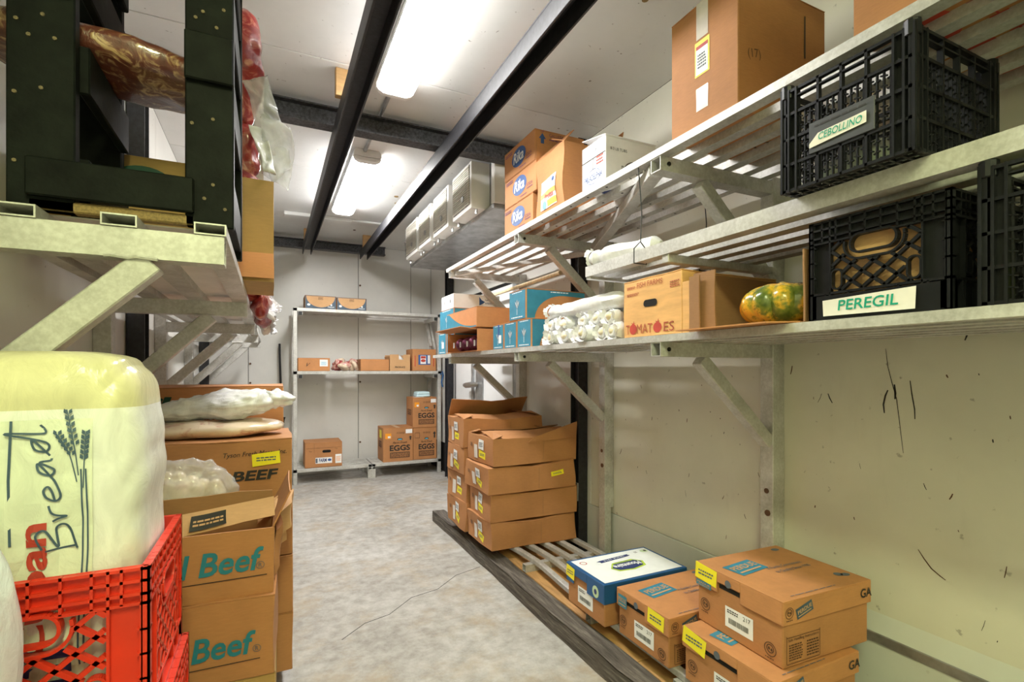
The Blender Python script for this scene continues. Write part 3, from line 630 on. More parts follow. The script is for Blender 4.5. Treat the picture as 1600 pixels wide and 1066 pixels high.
# ------------------------------------------------------------------ crates
def bars2(q, F, segs, w, dep, off=0):
    for (a, b_), (c, d) in segs:
        p = F.o+F.r*a+F.u*b_+F.n*(off-dep/2); e = F.o+F.r*c+F.u*d+F.n*(off-dep/2)
        if (e-p).length > 1e-4: q.bar(p, e, w, dep, up=F.n)
def rrect(cx, cy, w, h, r, n=6):
    out = []
    for sx, sy, a0 in ((1, 1, 0), (-1, 1, 90), (-1, -1, 180), (1, -1, 270)):
        for i in range(n+1): a = math.radians(a0+90*i/n); out.append((cx+sx*(w/2-r)+r*math.cos(a), cy+sy*(h/2-r)+r*math.sin(a)))
    return out
def in_rr(x, y, cx, cy, w, h): 
    r = h/2 if h < w else w/2; dx = max(abs(x-cx)-(w/2-r), 0); dy = max(abs(y-cy)-(h/2-r), 0); return dx*dx+dy*dy < r*r
def clip(p, q, inside, n=60):
    out = []; cur = None
    for i in range(n+1):
        t_ = i/n; x = p[0]+(q[0]-p[0])*t_; y = p[1]+(q[1]-p[1])*t_
        if inside(x, y):
            if cur is None: cur = [(x, y), (x, y)]
            cur[1] = (x, y)
        elif cur: out.append(cur); cur = None
    if cur: out.append(cur)
    return out
def milk_crate(label, x, y, z, w, d, h, mat, rz=0, group=None, plate=None, lowband=.07):
    R = thing('milk_crate', label, 'crate', (x, y, z), rz, group); fs = faces(R, w, d, h)
    for s, F in fs.items():
        if s in ('top', 'bot'): continue
        L = w if s[1] == 'y' else d; q = MB(); t0 = h*.78; b0 = lowband; cw = .055; T = .012; A = L/2
        def solid(a0, a1, z0, z1, off, th): 
            o = F.o+F.r*a0+F.u*z0+F.n*(off-th); q.obox(o, F.r*(a1-a0), F.u*(z1-z0), F.n*th)
        hc = (0, h*.71, L*.33, h*.17); ll = ((-A+cw+.016, b0+h*.13, .026, h*.19), (A-cw-.016, b0+h*.13, .026, h*.19))
        def free(a, b_): return not in_rr(a, b_, *hc)
        # corner columns, bottom plinth
        for sg in (-1, 1):
            a0, a1 = sorted((sg*A, sg*(A-cw))); solid(a0, a1, .0, t0, -.010, .004)
            bars2(q, F, [((sg*(A-.002), 0), (sg*(A-.002), h)), ((sg*(A-cw), 0), (sg*(A-cw), h))], .004, T)
            for k in range(3): bars2(q, F, [((sg*(A-.0), b0+h*(.17+k*.15)), (sg*(A-.018), b0+h*(.17+k*.15)))], .004, T)
        solid(-A, A, 0, b0-.004, -.010, .004); bars2(q, F, [((-A, .003), (A, .003)), ((-A, b0), (A, b0))], .006, T)
        for a in (-A*.72, -A*.35, A*.35, A*.72): bars2(q, F, [((a, 0), (a, b0))], .004, T)
        # top band: backing skin strips and ribs
        for z_ in (h-.003, h-.022, h-.043, t0): 
            for sg in clip((-A, z_), (A, z_), free, 90): bars2(q, F, [sg], .005, T)
        n = 9
        for i in range(1, n):
            a = -A+L*i/n
            for sg in clip((a, t0), (a, h), free, 40): bars2(q, F, [sg], .004, T)
        top_hole = hc[1]+hc[3]/2+.003
        solid(-A, A, max(top_hole, t0), h, -.010, .003)
        for sg in (-1, 1):
            a0, a1 = sorted((sg*A, sg*(hc[2]/2+.004))); solid(a0, a1, t0, max(top_hole, t0), -.010, .003)
        # handle rims
        rim = rrect(hc[0], hc[1], hc[2], hc[3], hc[3]/2-.001); bars2(q, F, list(zip(rim, rim[1:]+rim[:1])), .005, T+.004, .002)
        rim = [p for p in rrect(hc[0], hc[1], hc[2]+.03, hc[3]+.03, (hc[3]+.03)/2-.001) if p[1] < t0]; bars2(q, F, [(p, e) for p, e in zip(rim, rim[1:]) if math.dist(p, e) < .08], .005, T)
        for c in ll: rim = rrect(c[0], c[1], c[2], c[3], c[2]/2-.001); bars2(q, F, list(zip(rim, rim[1:]+rim[:1])), .004, T+.002)
        # diagonal lattice
        def ins(a, b_): return abs(a) < A-cw and b0 < b_ < t0 and not in_rr(a, b_, hc[0], hc[1], hc[2]+.03, hc[3]+.03) and not any(in_rr(a, b_, *c) for c in ll)
        st = .050; k = -14
        while k < 15:
            for sg in (1, -1):
                p = (k*st-sg*.3, b0-.0+(t0-b0)/2-.3*.82); e = (k*st+sg*.3, (t0+b0)/2+.3*.82)
                for c in clip(p, e, ins, 110): bars2(q, F, [c], .0075, T*.8, -.001)
            k += 1
        q.build('side_wall', mat, R)
    q = MB()
    for i in range(9):
        a = (i/8-.5)*(w-.03); q.box(a-.004, a+.004, -d/2+.012, d/2-.012, .004, .012); a = (i/8-.5)*(d-.03); q.box(-w/2+.012, w/2-.012, a-.004, a+.004, .004, .012)
    q.build('bottom_grid', mat, R)
    return R, fs
def produce_crate(label, x, y, z, w, d, h, rz=0, group=None):
    R = thing('produce_crate', label, 'crate', (x, y, z), rz, group); fs = faces(R, w, d, h); r = random.Random(3)
    for s, F in fs.items():
        if s in ('top', 'bot'): continue
        L = w if s[1] == 'y' else d; A = L/2; q = MB(); T = .012
        for sg in (-1, 1):
            a0, a1 = sorted((sg*A, sg*(A-.04))); q.obox(F.o+F.r*a0-F.n*.014, F.r*(a1-a0), F.u*h, F.n*.004)
            bars2(q, F, [((sg*(A-.003), 0), (sg*(A-.003), h+.006)), ((sg*(A-.022), 0), (sg*(A-.022), h)), ((sg*(A-.042), 0), (sg*(A-.042), h))], .005, .016, .002)
        zs = [.004, h*.27, h*.52, h*.76, h-.004]
        for z_ in zs: bars2(q, F, [((-A, z_), (A, z_))], .007, T)
        n = 3
        for i in range(1, n+1): a = -A+.042+(L-.084)*i/(n+1); bars2(q, F, [((a, 0), (a, h))], .006, T)
        bars2(q, F, [((-A+.04, h-.022), (A-.04, h-.022))], .004, T)
        m_ = 16; step = (L-.084)/m_
        for i in range(m_):
            a = -A+.042+step*(i+.5)
            bars2(q, F, [((a, 0), (a, h*.76))], .003, .006, -.003)
            for k in range(9):
                z_ = (k+(i % 2)*.5)*h*.76/9+.01; bars2(q, F, [((a-step/2, z_), (a+step/2, z_+.004*(1 if i % 2 else -1)))], .0025, .005, -.003)
        q.build('side_wall', 'black_plastic', R)
    for sx in (-1, 1):
        for sy in (-1, 1): MB().rod([(sx*(w/2-.012), sy*(d/2-.012), h-.02), (sx*(w/2-.012), sy*(d/2-.012), h+.014)], .016, 12).build('corner_lug', 'black_plastic', R, bevel=.002)
    q = MB()
    for i in range(13):
        a = (i/12-.5)*(w-.02); q.box(a-.003, a+.003, -d/2+.008, d/2-.008, 0, .006); a = (i/12-.5)*(d-.02); q.box(-w/2+.008, w/2-.008, a-.003, a+.003, 0, .006)
    q.build('bottom_grid', 'black_plastic', R)
    return R, fs
R, f = produce_crate('black plastic produce crate marked in green on the hanging shelf', 1.375, .733, ZM, .35, .305, .262)
F = f['-x']; o = MB().obox(F.o+V(-.003, -.075, .075), (.004, 0, 0), (0, .15, 0), (0, 0, .075)).build('name_plate', 'plate_grey', R, bevel=.001)
F.poly([(-.072, .098), (-.05, .118), (.06, .122), (.06, .096), (-.072, .088)], 'liner', off=.006, name='masking_tape', parent=o); F.text('CEBOLLINO', .002, .108, w=.10, h=.017, mat='marker_green', off=.0075, bold=.01, shear=.2, parent=o)
F.lines(0, .138, .12, .008, 1, 'ink', off=.004, parent=o)
for k in range(3):
    b_ = thing('green_bunch', 'pale bagged green bunch inside the produce crate on hanging shelf', 'vegetable', (1.29+k*.088, .73, ZM+.006), 0, 'bagged greens in the crate')
    blob('bag', 'film_clear', b_, (0, 0, .04), (.045, .12, .038), .008, 9, k+3, sub=3, flat=.002); blob('leaves', 'pale_green', b_, (0, 0, .035), (.032, .10, .026), .007, 20, k+9, sub=3, flat=.004)
R, f = produce_crate('black plastic produce crate at the near end of the lower tier', 1.44, .33, ZS, .36, .345, .27)
b_ = thing('green_bunch', 'green vegetables inside the crate beside the parsley crate', 'vegetable', (1.42, .33, ZS+.007)); blob('leaves', 'lime', b_, (0, 0, .05), (.14, .13, .045), .012, 12, 5, flat=.002)
R, f = milk_crate('black milk crate with green handwritten tape on the lower tier', 1.45, .711, ZS, .33, .312, .258, 'black_plastic')
F = f['-x']; o = F.poly([(-.115, .012), (.09, .010), (.092, .060), (-.117, .052)], 'liner', off=.004, name='masking_tape'); F.text('PEREGIL', -.01, .036, w=.135, h=.026, mat='marker_green', off=.0055, bold=.012, shear=.1, parent=o)
MB().obox(F.o+V(-.001, -.135, .004), (.001, 0, 0), (0, .27, 0), (0, 0, .06)).build('plate', 'black_plastic', R)
R2, f2 = carton('brown carton packed inside the black milk crate', 1.31, 1.59, .585, .84, ZS+.013, ZS+.235, 'card_pale', tape=False)
# ------------------------------------------------------------------ lower tier, right
wt = crush(.004, 7, 2)
R, f = carton('worn tomato carton with hand hole on the lower tier', 1.275, 1.76, 1.315, 1.63, ZS, ZS+.222, 'tomato_card', warp=wt, tape=False, name='tomato_carton')
F = f['-x']
o = F.put(rrect(.0, .125, .075, .026, .0129, 5), [tuple(range(24))], 'hand_hole', 'hole', .0015)
F.text('FISH FARMS', -.005, .198, w=.14, h=.02, mat='rust_ink'); F.lines(-.11, .195, .05, .012, 2, 'rust_ink'); F.lines(.125, .178, .045, .025, 3, 'rust_ink'); F.lines(-.10, .168, .07, .012, 2, 'rust_ink', seed=4)
for s, a, w in (('T', -.128, .022), ('MAT', -.029, .086), ('ES', .098, .05)): F.text(s, a, .032 if s != 'T' else .032, w=w, h=.036, mat='rust_ink', bold=.0)
for a in (-.096, .04):
    o = F.disc(a, .032, .022, .02, 'red_ink', name='tomato_print'); F.poly([(a-.004, .05), (a-.012, .058), (a, .054), (a+.004, .066), (a+.006, .054), (a+.014, .057), (a+.004, .05)], 'red_ink', name='stalk_print', parent=o)
MB().box(-.2425, -.2365, -.195, -.158, 0, .175).build('flap', 'tomato_card', R, bevel=.001, warp=wt, cuts=2)
wo = crush(.006, 6, 8)
R, f = open_carton('open brown carton holding the mottled pumpkin', 1.29, 1.80, .885, 1.275, ZS, ZS+.20, 'card_dark', warp=wo, skip=('-x',), name='open_carton', cuts=3)
MB().obox((-.25, -.185, .003), (-.115, .02, -.004), (0, .33, 0), (0, 0, .004)).build('flap', 'card_warm', R)
MB().box(-.26, -.255, .10, .19, 0, .20).build('flap', 'card_dark', R, warp=wo, cuts=2); MB().box(-.275, -.27, .15, .195, 0, .19).build('flap', 'card_dark', R, warp=wo, cuts=2)
P = thing('pumpkin', 'mottled green and orange ribbed pumpkin lying in open carton', 'pumpkin', (1.405, 1.03, ZS+.003), 20)
vs = []; fs = []; nu, nv = 80, 24
for j in range(nv+1):
    ph = -math.pi/2+math.pi*j/nv
    for i in range(nu):
        th = 2*math.pi*i/nu; rb = 1+.13*abs(math.cos(th*5.5))**.6-.09; r_ = .118*math.cos(ph)**.8*rb if math.cos(ph) > 0 else 0
        z = .066*math.sin(ph)*(1-.25*math.exp(-(r_/.035)**2)); vs.append((r_*math.cos(th), r_*math.sin(th), z))
for j in range(nv):
    for i in range(nu): fs.append((j*nu+i, j*nu+(i+1) % nu, (j+1)*nu+(i+1) % nu, (j+1)*nu+i))
mt = Matrix.Translation((0, 0, .064)) @ Matrix.Rotation(.10, 4, 'Y')
MB().add(vs, fs).build('skin', 'pumpkin_skin', P, smooth=True, mtx=mt)
MB().rod([(0, 0, .045), (.003, .004, .062), (.012, .008, .072)], .012, 8, taper=[1.4, .9, 1]).build('stem', 'root', P, smooth=True, mtx=mt)
# teal cartons
def teal_box(label, x0, x1, y0, y1, z0, z1, group='teal produce cartons', brown=True, tape_blue=False):
    R, f = carton(label, x0, x1, y0, y1, z0, z1, 'card_warm', tape=False, group=group, name='teal_carton', cat='box'); w, d, h = x1-x0, y1-y0, z1-z0
    F = f['-x']; o = F.rect(0, h/2, d-.014, h-.012, 'teal', name='teal_print')
    for k in range(7):
        a = math.radians(-60+k*20); F.poly([(0, h*.38), (math.sin(a-.12)*h*.16, h*.45+math.cos(a-.12)*h*.16), (math.sin(a)*h*.24, h*.45+math.cos(a)*h*.26), (math.sin(a+.12)*h*.16, h*.45+math.cos(a+.12)*h*.16)], 'print_white' if k % 2 else 'grey_ink', off=.002, name='leaf_print', parent=o)
    F.bars([(0, h*.28, .004, h*.2)], 'print_white', parent=o, name='root_print'); F.lines(0, h*.1, d*.7, h*.06, 1, 'print_white', parent=o); F.lines(0, h*.93, d*.6, h*.05, 1, 'print_white', parent=o)
    G = f['-y']; r = min(h*1.55, w*.48); cx = w*.12
    pts = [(-w/2+.006, h-.006), (-w/2+.006, .006)]+[(cx+r*math.cos(math.radians(t_)), r*.62*math.sin(math.radians(t_))) for t_ in range(180, -1, -12) if r*.62*math.sin(math.radians(t_)) < h-.006 and cx+r*math.cos(math.radians(t_)) < w/2-.006]+[(w/2-.006, h-.006)]
    # left and top field around a brown arc
    arc = [(cx-r*math.cos(math.radians(t_)), (h*.82)*math.sin(math.radians(t_))) for t_ in range(0, 91, 9)]
    vs = []; fs = []
    for i, (a, b_) in enumerate(arc): vs += [(a, max(b_, .006)), (-w/2+.006+(a-arc[0][0])*.0+i*(cx+w/2)/len(arc), h-.006)]
    vs = [(-w/2+.006, .006)]+[v for v in arc]+[(w/2-.006, h*.80), (w/2-.006, h-.006), (-w/2+.006, h-.006)]
    vs = [(a, max(b_, .006)) for a, b_ in vs]
    o2 = G.poly(vs, 'teal', name='teal_print'); G.lines(.02, h*.92, .12, .01, 1, 'print_white', parent=o2, off=.002)
    return R, f
teal_box('teal carton lying on top of the small teal cartons beside garlic bags', 1.295, 1.692, 2.525, 2.745, ZS+.162, ZS+.335)
R, f = teal_box('small teal carton with blue tape and white label on lower tier', 1.295, 1.62, 2.825, 2.99, ZS, ZS+.158)
f['-x'].rect(.012, .118, .022, .075, 'blue_ink', off=.003, name='blue_tape'); f['-x'].rect(.035, .065, .04, .05, 'label_white', off=.0035, name='white_label')
teal_box('small teal carton in the middle under the lying teal carton', 1.295, 1.62, 2.645, 2.815, ZS, ZS+.16)
teal_box('small teal carton touching the pile of garlic bags', 1.295, 1.66, 2.46, 2.635, ZS, ZS+.161)
R, f = teal_box('small teal carton at the far end of the lower tier', 1.29, 1.6, 3.935, 4.135, ZS, ZS+.178); f['-x'].rect(.02, .075, .06, .05, 'label_white', off=.003, name='white_label')
teal_box('small teal carton next to the open split carton', 1.29, 1.6, 3.735, 3.925, ZS, ZS+.178)
teal_box('teal carton under the white carton at far end of lower tier', 1.29, 1.62, 3.745, 4.10, ZS+.180, ZS+.362)
R, f = carton('low white carton with blue label on the far teal carton', 1.30, 1.70, 3.788, 4.088, ZS+.363, ZS+.478, 'white_card', tape=False)
f['-x'].put(rrect(.08, .06, .016, .03, .007, 4), [tuple(range(20))], 'vent_hole', 'hole', .0015); f['-x'].put(rrect(-.06, .06, .016, .03, .007, 4), [tuple(range(20))], 'vent_hole', 'hole', .0015)
o = f['-y'].rect(.10, .065, .16, .08, 'label_white', name='produce_label'); f['-y'].poly([(.02, .03), (.05, .045), (.07, .06), (.04, .075), (.02, .10)], 'blue_ink', off=.002, name='star_print', parent=o); f['-y'].text('NATURAL', .12, .075, w=.10, mat='navy', parent=o); f['-y'].lines(.12, .05, .1, .015, 2, 'navy', parent=o)
R, f = open_carton('open brown carton split at the side showing purple packs', 1.225, 1.60, 3.10, 3.72, ZS, ZS+.148, 'card_warm', skip=('-x',), name='split_carton', cuts=0)
MB().obox((-.1875, -.305, .143), (-.11, 0, .012), (0, .55, 0), (0, 0, .004)).build('flap', 'card_warm', R)
for k in range(4): 
    o = thing('purple_pack', 'clear pack of purple produce inside the split carton', 'produce pack', (1.31, 3.18+k*.14, ZS+.006), 0, 'purple packs'); blob('pack', 'purple_veg', o, (0, 0, .055), (.055, .055, .052), .008, 14, k, sub=3, flat=.002); f_ = faces(o, .13, .1, .1); f_['-x'].rect(.0, .05, .03, .04, 'label_white', off=.004, name='price_label')
R, f = carton('brown carton with teal corner print on top of split carton', 1.225, 1.60, 3.10, 3.72, ZS+.158, ZS+.295, 'card_warm', tape=False)
F = f['-x']; vs = [(-.305, .13), (-.305, .004), (.305, .004), (.305, .01)]+[(.25-.5*(1-math.cos(math.radians(t_))) if 0 else .30-.55*(t_/90), .012+.118*(t_/90)**2.2) for t_ in range(0, 91, 10)]
F.poly(vs, 'teal', name='teal_print')
# garlic / white root bundles in clear bags
def root_bag(label, tip, axis, L, r, seed, group='white root bundles in clear bags'):
    """tip: end with the roots, axis: direction the bag runs away from the tip"""
    T = thing('root_bag', label, 'bagged roots', tip, 0, group); d = Vector(axis).normalized(); s_ = d.cross(V(0,0,1)).normalized(); u = s_.cross(d); N = 26; n = 14; vs = []; fs = []; so = Vector((seed*1.7, seed*2.9, 0))
    for i in range(N+1):
        t_ = i/N; k = (.55+.9*t_*6 if t_ < .08 else 1.0+.06*math.sin(t_*9+seed)) if t_ < .93 else 1.0-(t_-.93)*9
        k = max(k, .22)
        if .12 < t_ < .2: k *= .74
        for j in range(n):
            a = 2*math.pi*j/n; rr_ = r*k*(1+.12*noise.noise(Vector((math.cos(a)*1.5, math.sin(a)*1.5, t_*9))+so)+.06*math.sin(a*5+seed+t_*6)); p = d*(t_*L)+s_*math.cos(a)*rr_+u*(math.sin(a)*rr_+r*.98)
            if p.z < .001: p.z = .001
            vs.append(p)
    for i in range(N):
        for j in range(n): fs.append((i*n+j, i*n+(j+1) % n, (i+1)*n+(j+1) % n, (i+1)*n+j))
    fs += [tuple(range(n))[::-1], tuple(range(N*n, N*n+n))]
    MB().add(vs, fs).build('bag', 'bag_white', T, smooth=True)
    blob('root_end', random.choice(('root', 'root_pale', 'root_pale')), T, d*.012+V(0, 0, r), (r*.50, r*.55, r*.50), .006, 40, seed, sub=3)
    q = MB()
    for k in range(17):
        a = k*2*math.pi/17+seed; o = d*.008+V(0, 0, r)+(s_*math.cos(a)+u*math.sin(a))*r*.8; e = o-d*random.uniform(.0, .022)+(s_*math.cos(a)+u*math.sin(a))*r*random.uniform(.1, .5); w = (s_*-math.sin(a)+u*math.cos(a))*r*.3
        q.add([Vector((p.x, p.y, max(p.z, .001))) for p in (o-w, o+w, e+w*.8, e-w*.9)], [(0, 1, 2, 3)])
    q.build('bag_frill', 'film_white', T)
    return T
RB = 'white root bundle in a clear bag piled on the lower tier'
k = 0
for i in range(7): root_bag(RB, (1.272+.022*math.sin(i*2.3), 1.71+i*.096, ZS), (1, .05+.012*math.sin(i*1.9), 0), .44, .038+.002*math.sin(i*3.7), i)
for i, g_ in enumerate((0, 1, 2, 4, 5)): root_bag(RB, (1.292+.035*math.sin(i*3.1), 1.758+g_*.096, ZS+.064), (1, .05+.012*math.sin(i*2.7+1), 0), .42, .038+.002*math.sin(i*2.1), i+10)
for i, (x, y, l) in enumerate(((1.335, 2.31, .62), (1.424, 2.28, .58), (1.512, 2.25, .50))): root_bag(RB, (x, y, ZS+.138), (.02, -1, 0), l, .037, i+21)
root_bag('white root bundle in a clear bag alone on the hanging shelf', (1.285, 1.87, ZM), (.25, -1, 0), .36, .036, 30, None)
# ------------------------------------------------------------------ poultry cartons on the right floor rack
def seal(F, a, b_, r, parent=None, mat='brown_ink'):
    o = F.ring(a, b_, r, r*.12, mat, parent=parent); F.ring(a, b_+r*.1, r*.62, r*.14, mat, parent=o); F.disc(a-r*.2, b_+r*.1, r*.16, r*.22, mat, parent=o, name='seal_mark'); F.disc(a+r*.22, b_, r*.16, r*.22, mat, parent=o, name='seal_mark'); F.lines(a, b_-r*1.25, r*1.6, r*.3, 1, mat, parent=o); return o
def diamond_logo(F, a, b_, w, h, rot=0, off=.0013, mat='teal', ink='card_pale', parent=None):
    c, s_ = math.cos(math.radians(rot)), math.sin(math.radians(rot))
    P = lambda x, y: (a+x*c-y*s_, b_+x*s_+y*c)
    o = F.poly([P(-w*.5, -h*.28), P(w*.12, -h*.5), P(w*.5, .05*h), P(-w*.12, h*.5)], mat, off, 'brand_panel', parent)
    F.text('PERDUE', a, b_+h*.08, w=w*.62, h=h*.24, mat=ink, rot=rot, bold=.015, off=off+.001, parent=o)
    F.poly([P(-w*.34, -h*.2), P(w*.34, -h*.06), P(w*.3, -.12*h), P(-w*.2, -h*.27)], ink, off+.001, 'brand_stripe', o); return o
def rect_logo(F, a, b_, w, h, rot=0, off=.0013, mat='teal', parent=None):
    o = F.rect(a, b_, w, h, mat, rot=rot, name='brand_panel', off=off, parent=parent); F.text('PERDUE', a, b_+h*.1, w=w*.86, h=h*.36, mat='card_pale', rot=rot, bold=.015, off=off+.001, parent=o); F.rect(a, b_-h*.28, w*.8, h*.09, 'card_pale', rot=rot, off=off+.001, name='brand_stripe', parent=o); return o
def poultry(label, x0, x1, y0, y1, z0, z1, rz=0, notch=(-.10, .02), lid=.075, side=True, small=False):
    R, f, lo, fb = lidded(label, x0, x1, y0, y1, z0, z1, 'card', 'card_warm', lid, rz, 'brown poultry cartons with lids', notch); w, d, h = x1-x0, y1-y0, z1-z0
    F = f['top']; rect_logo(F, -w*.22, d*.17, .145, .085, 8); F.text('A Family Commitment', w*.12, d*.05, w=.17, h=.022, mat='grey_ink', bold=.008); F.text('to Quality Since 1920', w*.13, d*.05-.033, w=.17, h=.022, mat='grey_ink', bold=.008)
    F.lines(-w*.12, -d*.45, w*.5, .006, 1, 'grey_ink'); F.disc(w*.38, d*.4, .018, .012, 'grey_ink'); F.disc(w*.36, -d*.3, .016, .014, 'grey_ink'); F.disc(w*.41, -d*.33, .018, .012, 'grey_ink')
    F = f['-x']; F.disc(-.03, h-.028, .013, .013, 'grey_ink', name='emblem')
    G = fb['-x']; seal(G, -d*.38, h*.33, .022); seal(G, d*.36, h*.2, .022); G.ship_label(.01, h*.33, .115, .07, big='217', seed=len(label))
    G.rect((notch[0]+notch[1])/2, h-lid*.66, notch[1]-notch[0]-.012, lid*.2, 'hole', name='hand_hole')
    H = fb['-y']; o = H.ring(-w*.28, h*.26, .001, .0001, 'brown_ink', name='safe_handling_box') if 0 else H.bars([(-w*.27, h*.50-.012, .15, .002), (-w*.27, h*.06, .15, .002), (-w*.27-.075, h*.27, .002, h*.40), (-w*.27+.075, h*.27, .002, h*.40)], 'brown_ink', name='instruction_frame')
    H.text('Safe Handling Instructions', -w*.27, h*.40, w=.138, h=.012, mat='brown_ink', bold=.01, parent=o); H.lines(-w*.27-.035, h*.22, .06, h*.25, 7, 'brown_ink', parent=o); H.lines(-w*.27+.042, h*.22, .055, h*.25, 6, 'brown_ink', parent=o, seed=3)
    K = f['-y']; seal(K, -w*.44, h-lid*.5, .018); rect_logo(K, -w*.28, h-lid*.5, .075, .034, 16, mat='slate'); K.text('GA', w*.43, h-lid*.5, h=.03, mat='ink', bold=.02)
    return R, f
R, f = poultry('brown poultry carton with tan lid beside the blue lidded carton', 1.32, 1.79, 1.425, 1.735, FZ, FZ+.19, notch=(-.10, .02), lid=.07)
f['-x'].yellow_label(.085, .158, .09, .058, -4, 2); rect_logo(f['-x'], -.115, .145, .055, .05)
R, f = poultry('brown poultry carton lower in the stacked pair on the floor rack', 1.335, 1.735, 1.0, 1.375, FZ, FZ+.188, notch=(-.11, .05), lid=.07)
f['-x'].yellow_label(-.13, .158, .105, .06, -8, 3)
R, f = poultry('brown poultry carton stacked on top of another poultry carton', 1.41, 1.83, 1.02, 1.385, FZ+.189, FZ+.40, rz=-2, notch=(-.08, .02), lid=.075)
f['-x'].yellow_label(-.13, .182, .10, .058, -4, 4); rect_logo(f['-x'], -.14, .142, .07, .02)
R, f, lo, fb = lidded('brown carton with glossy blue and white lid on floor rack', 1.285, 1.755, 1.775, 2.08, FZ, FZ+.185, 'card', 'blue', .085, 0, None, (-.09, .02)); w, d, h = .47, .305, .185
F = f['top']; o = F.rect(0, 0, w-.03, d-.03, 'print_white', name='white_panel')
q = F.poly([(-.10, -.02), (-.06, .03), (.06, .04), (.10, .0), (.08, -.05), (0, -.07), (-.08, -.06)], 'lime', off=.0018, name='shield', parent=o); F.poly([(-.09, -.018), (-.055, .022), (.055, .032), (.088, -.002), (.07, -.042), (0, -.06), (-.07, -.05)], 'navy', off=.0024, name='shield_inner', parent=q)
F.text('Mountaire', 0, -.012, w=.15, h=.036, mat='print_white', rot=180, bold=.03, off=.003, parent=q); F.rect(0, .026, .11, .014, 'lime', rot=3, off=.003, name='ribbon', parent=q); F.text('FARM FRESH', 0, .026, w=.09, h=.008, mat='navy', rot=183, off=.0036, parent=q)
q = F.poly([(-.10, .055), (.07, .075), (.09, .082), (.078, .092), (.09, .10), (-.095, .082), (-.115, .075), (-.10, .068)], 'navy', off=.0018, name='ribbon', parent=o); F.text('SINCE 1914', -.01, .078, w=.13, h=.012, mat='print_white', rot=187, off=.0026, parent=q)
F.ring(-.18, .09, .018, .004, 'red_ink', off=.002, name='round_mark', parent=o); F.disc(.19, .10, .022, .016, 'pale_green', off=.002, name='round_mark', parent=o); F.disc(.196, .10, .008, .008, 'ink', off=.003, name='mark', parent=o); F.lines(.14, .1, .02, .02, 2, 'ink', off=.002, parent=o)
F = f['-x']; F.yellow_label(-.115, .148, .07, .055, -6, 6); o = F.disc(.09, .135, .024, .026, 'pale_green', name='round_mark'); F.disc(.09, .135, .010, .012, 'navy', off=.002, name='mark', parent=o)
fb['-x'].ship_label(.0, .068, .12, .075, seed=9); o = f['-y'].disc(.17, .145, .024, .024, 'pale_green', name='round_mark'); f['-y'].text('Mountaire', -.02, .14, w=.14, mat='print_white', bold=.02)
# ------------------------------------------------------------------ crushed long cartons (two stacks of four)
ORD = ['bottom', 'second from the bottom', 'third from the bottom', 'topmost']
def long_carton(label, x0, x1, y0, y1, z0, z1, seed, rz, top=False, group=None, flap_ang=-78):
    bs = crush(.020, 4.2, seed, .75)
    h = z1-z0
    wfun = lambda p: bs(p)+Vector((0, 0, -.02*max(0, 1-abs(p.x)*4)*(p.z/h if h else 0)*.6))
    if top: R, f = open_carton(label, x0, x1, y0, y1, z0, z1, 'card', rz, group, 'crushed_carton', wfun, flaps=(('-x', .07, -74), ('+x', .1, -72), ('-y', .19, -82), ('+y', .17, flap_ang)), cuts=5)
    else: R, f = carton(label, x0, x1, y0, y1, z0, z1, 'card', rz, group, 'crushed_carton', wfun, cuts=6, tape=False)
    F = f['-x']; o = F.rect(.03, h*.68, .07, .06, 'label_white', rot=-4, name='white_label', off=.004); F.lines(.03, h*.68, .05, .03, 3, 'grey_ink', off=.0055, parent=o)
    F.yellow_label(.035, h*.32, .085, .045, -22 if seed % 2 else -8, seed); F.text('08', -.12, h*.6, h=.025, mat='ink', off=.004); F.rect(-.05, h*.4, .05, h*.5, 'clear_tape', off=.003, name='tape_end')
    f['-y'].bars([(.05, h*.5, .0025, h*.8)], 'card_dark', off=.003, name='crease'); return R, f
for k in range(4):
    j = (.0, .014, -.012, .012)[k]
    z0 = FZ+k*.172; R, f = long_carton('crushed long brown carton, %s of the stack nearer the poultry cartons' % ORD[k], 1.200+j, 1.812+j, 2.82, 3.205, z0, z0+.171, k+1, (-.5, -1.4, 1.0, 1.8)[k], k == 3, 'crushed cartons nearer the poultry cartons')
    if k == 2: f['-y'].yellow_label(.17, .10, .085, .03, 2, 3)
    if k == 3: MB().prism([(-.06, -.03), (.298, -.02), (.303, .085), (-.02, .0)], (0, -.196, .165), (1, 0, 0), (0, -.04, 1), (0, 1, 0), .004).build('raised_flap', 'card', R)
for k in range(4):
    z0 = FZ+k*.192; long_carton('crushed long brown carton, %s of the stack nearer the storage rack' % ORD[k], 1.20-.003*k, 1.80, 3.24, 3.61, z0, z0+.191, k+11, (0, 1.0, -.9, -1.6)[k], k == 3, 'crushed cartons nearer the storage rack', -40)
# ------------------------------------------------------------------ goods on the back rack
def arc_box(label, x0, x1, z0, z1):
    R, f = carton(label, x0, x1, 5.99, 6.30, z0, z1, 'card_dark', tape=False, group='small blue printed cartons on the rack top'); w, h = x1-x0, z1-z0; F = f['-y']
    o = F.rect(0, h/2, w-.01, h-.01, 'slate', name='dark_print'); F.poly([(-w*.46, h-.008)]+[(w*.46*math.sin(math.radians(t_)), h-.008-(h*.82)*math.cos(math.radians(t_))) for t_ in range(-80, 81, 10)]+[(w*.46, h-.008)], 'card_pale', off=.002, name='pale_arc', parent=o)
    F.lines(0, h*.8, w*.16, h*.22, 3, 'brown_ink', off=.003, parent=o); F.text('FRESH', w*.33, h*.17, w=w*.2, h=h*.12, mat='print_white', off=.002, parent=o); F.disc(-w*.38, h*.3, w*.05, w*.04, 'print_white', off=.002, parent=o); F.disc(w*.34, h*.33, w*.03, w*.03, 'print_white', off=.002, parent=o)
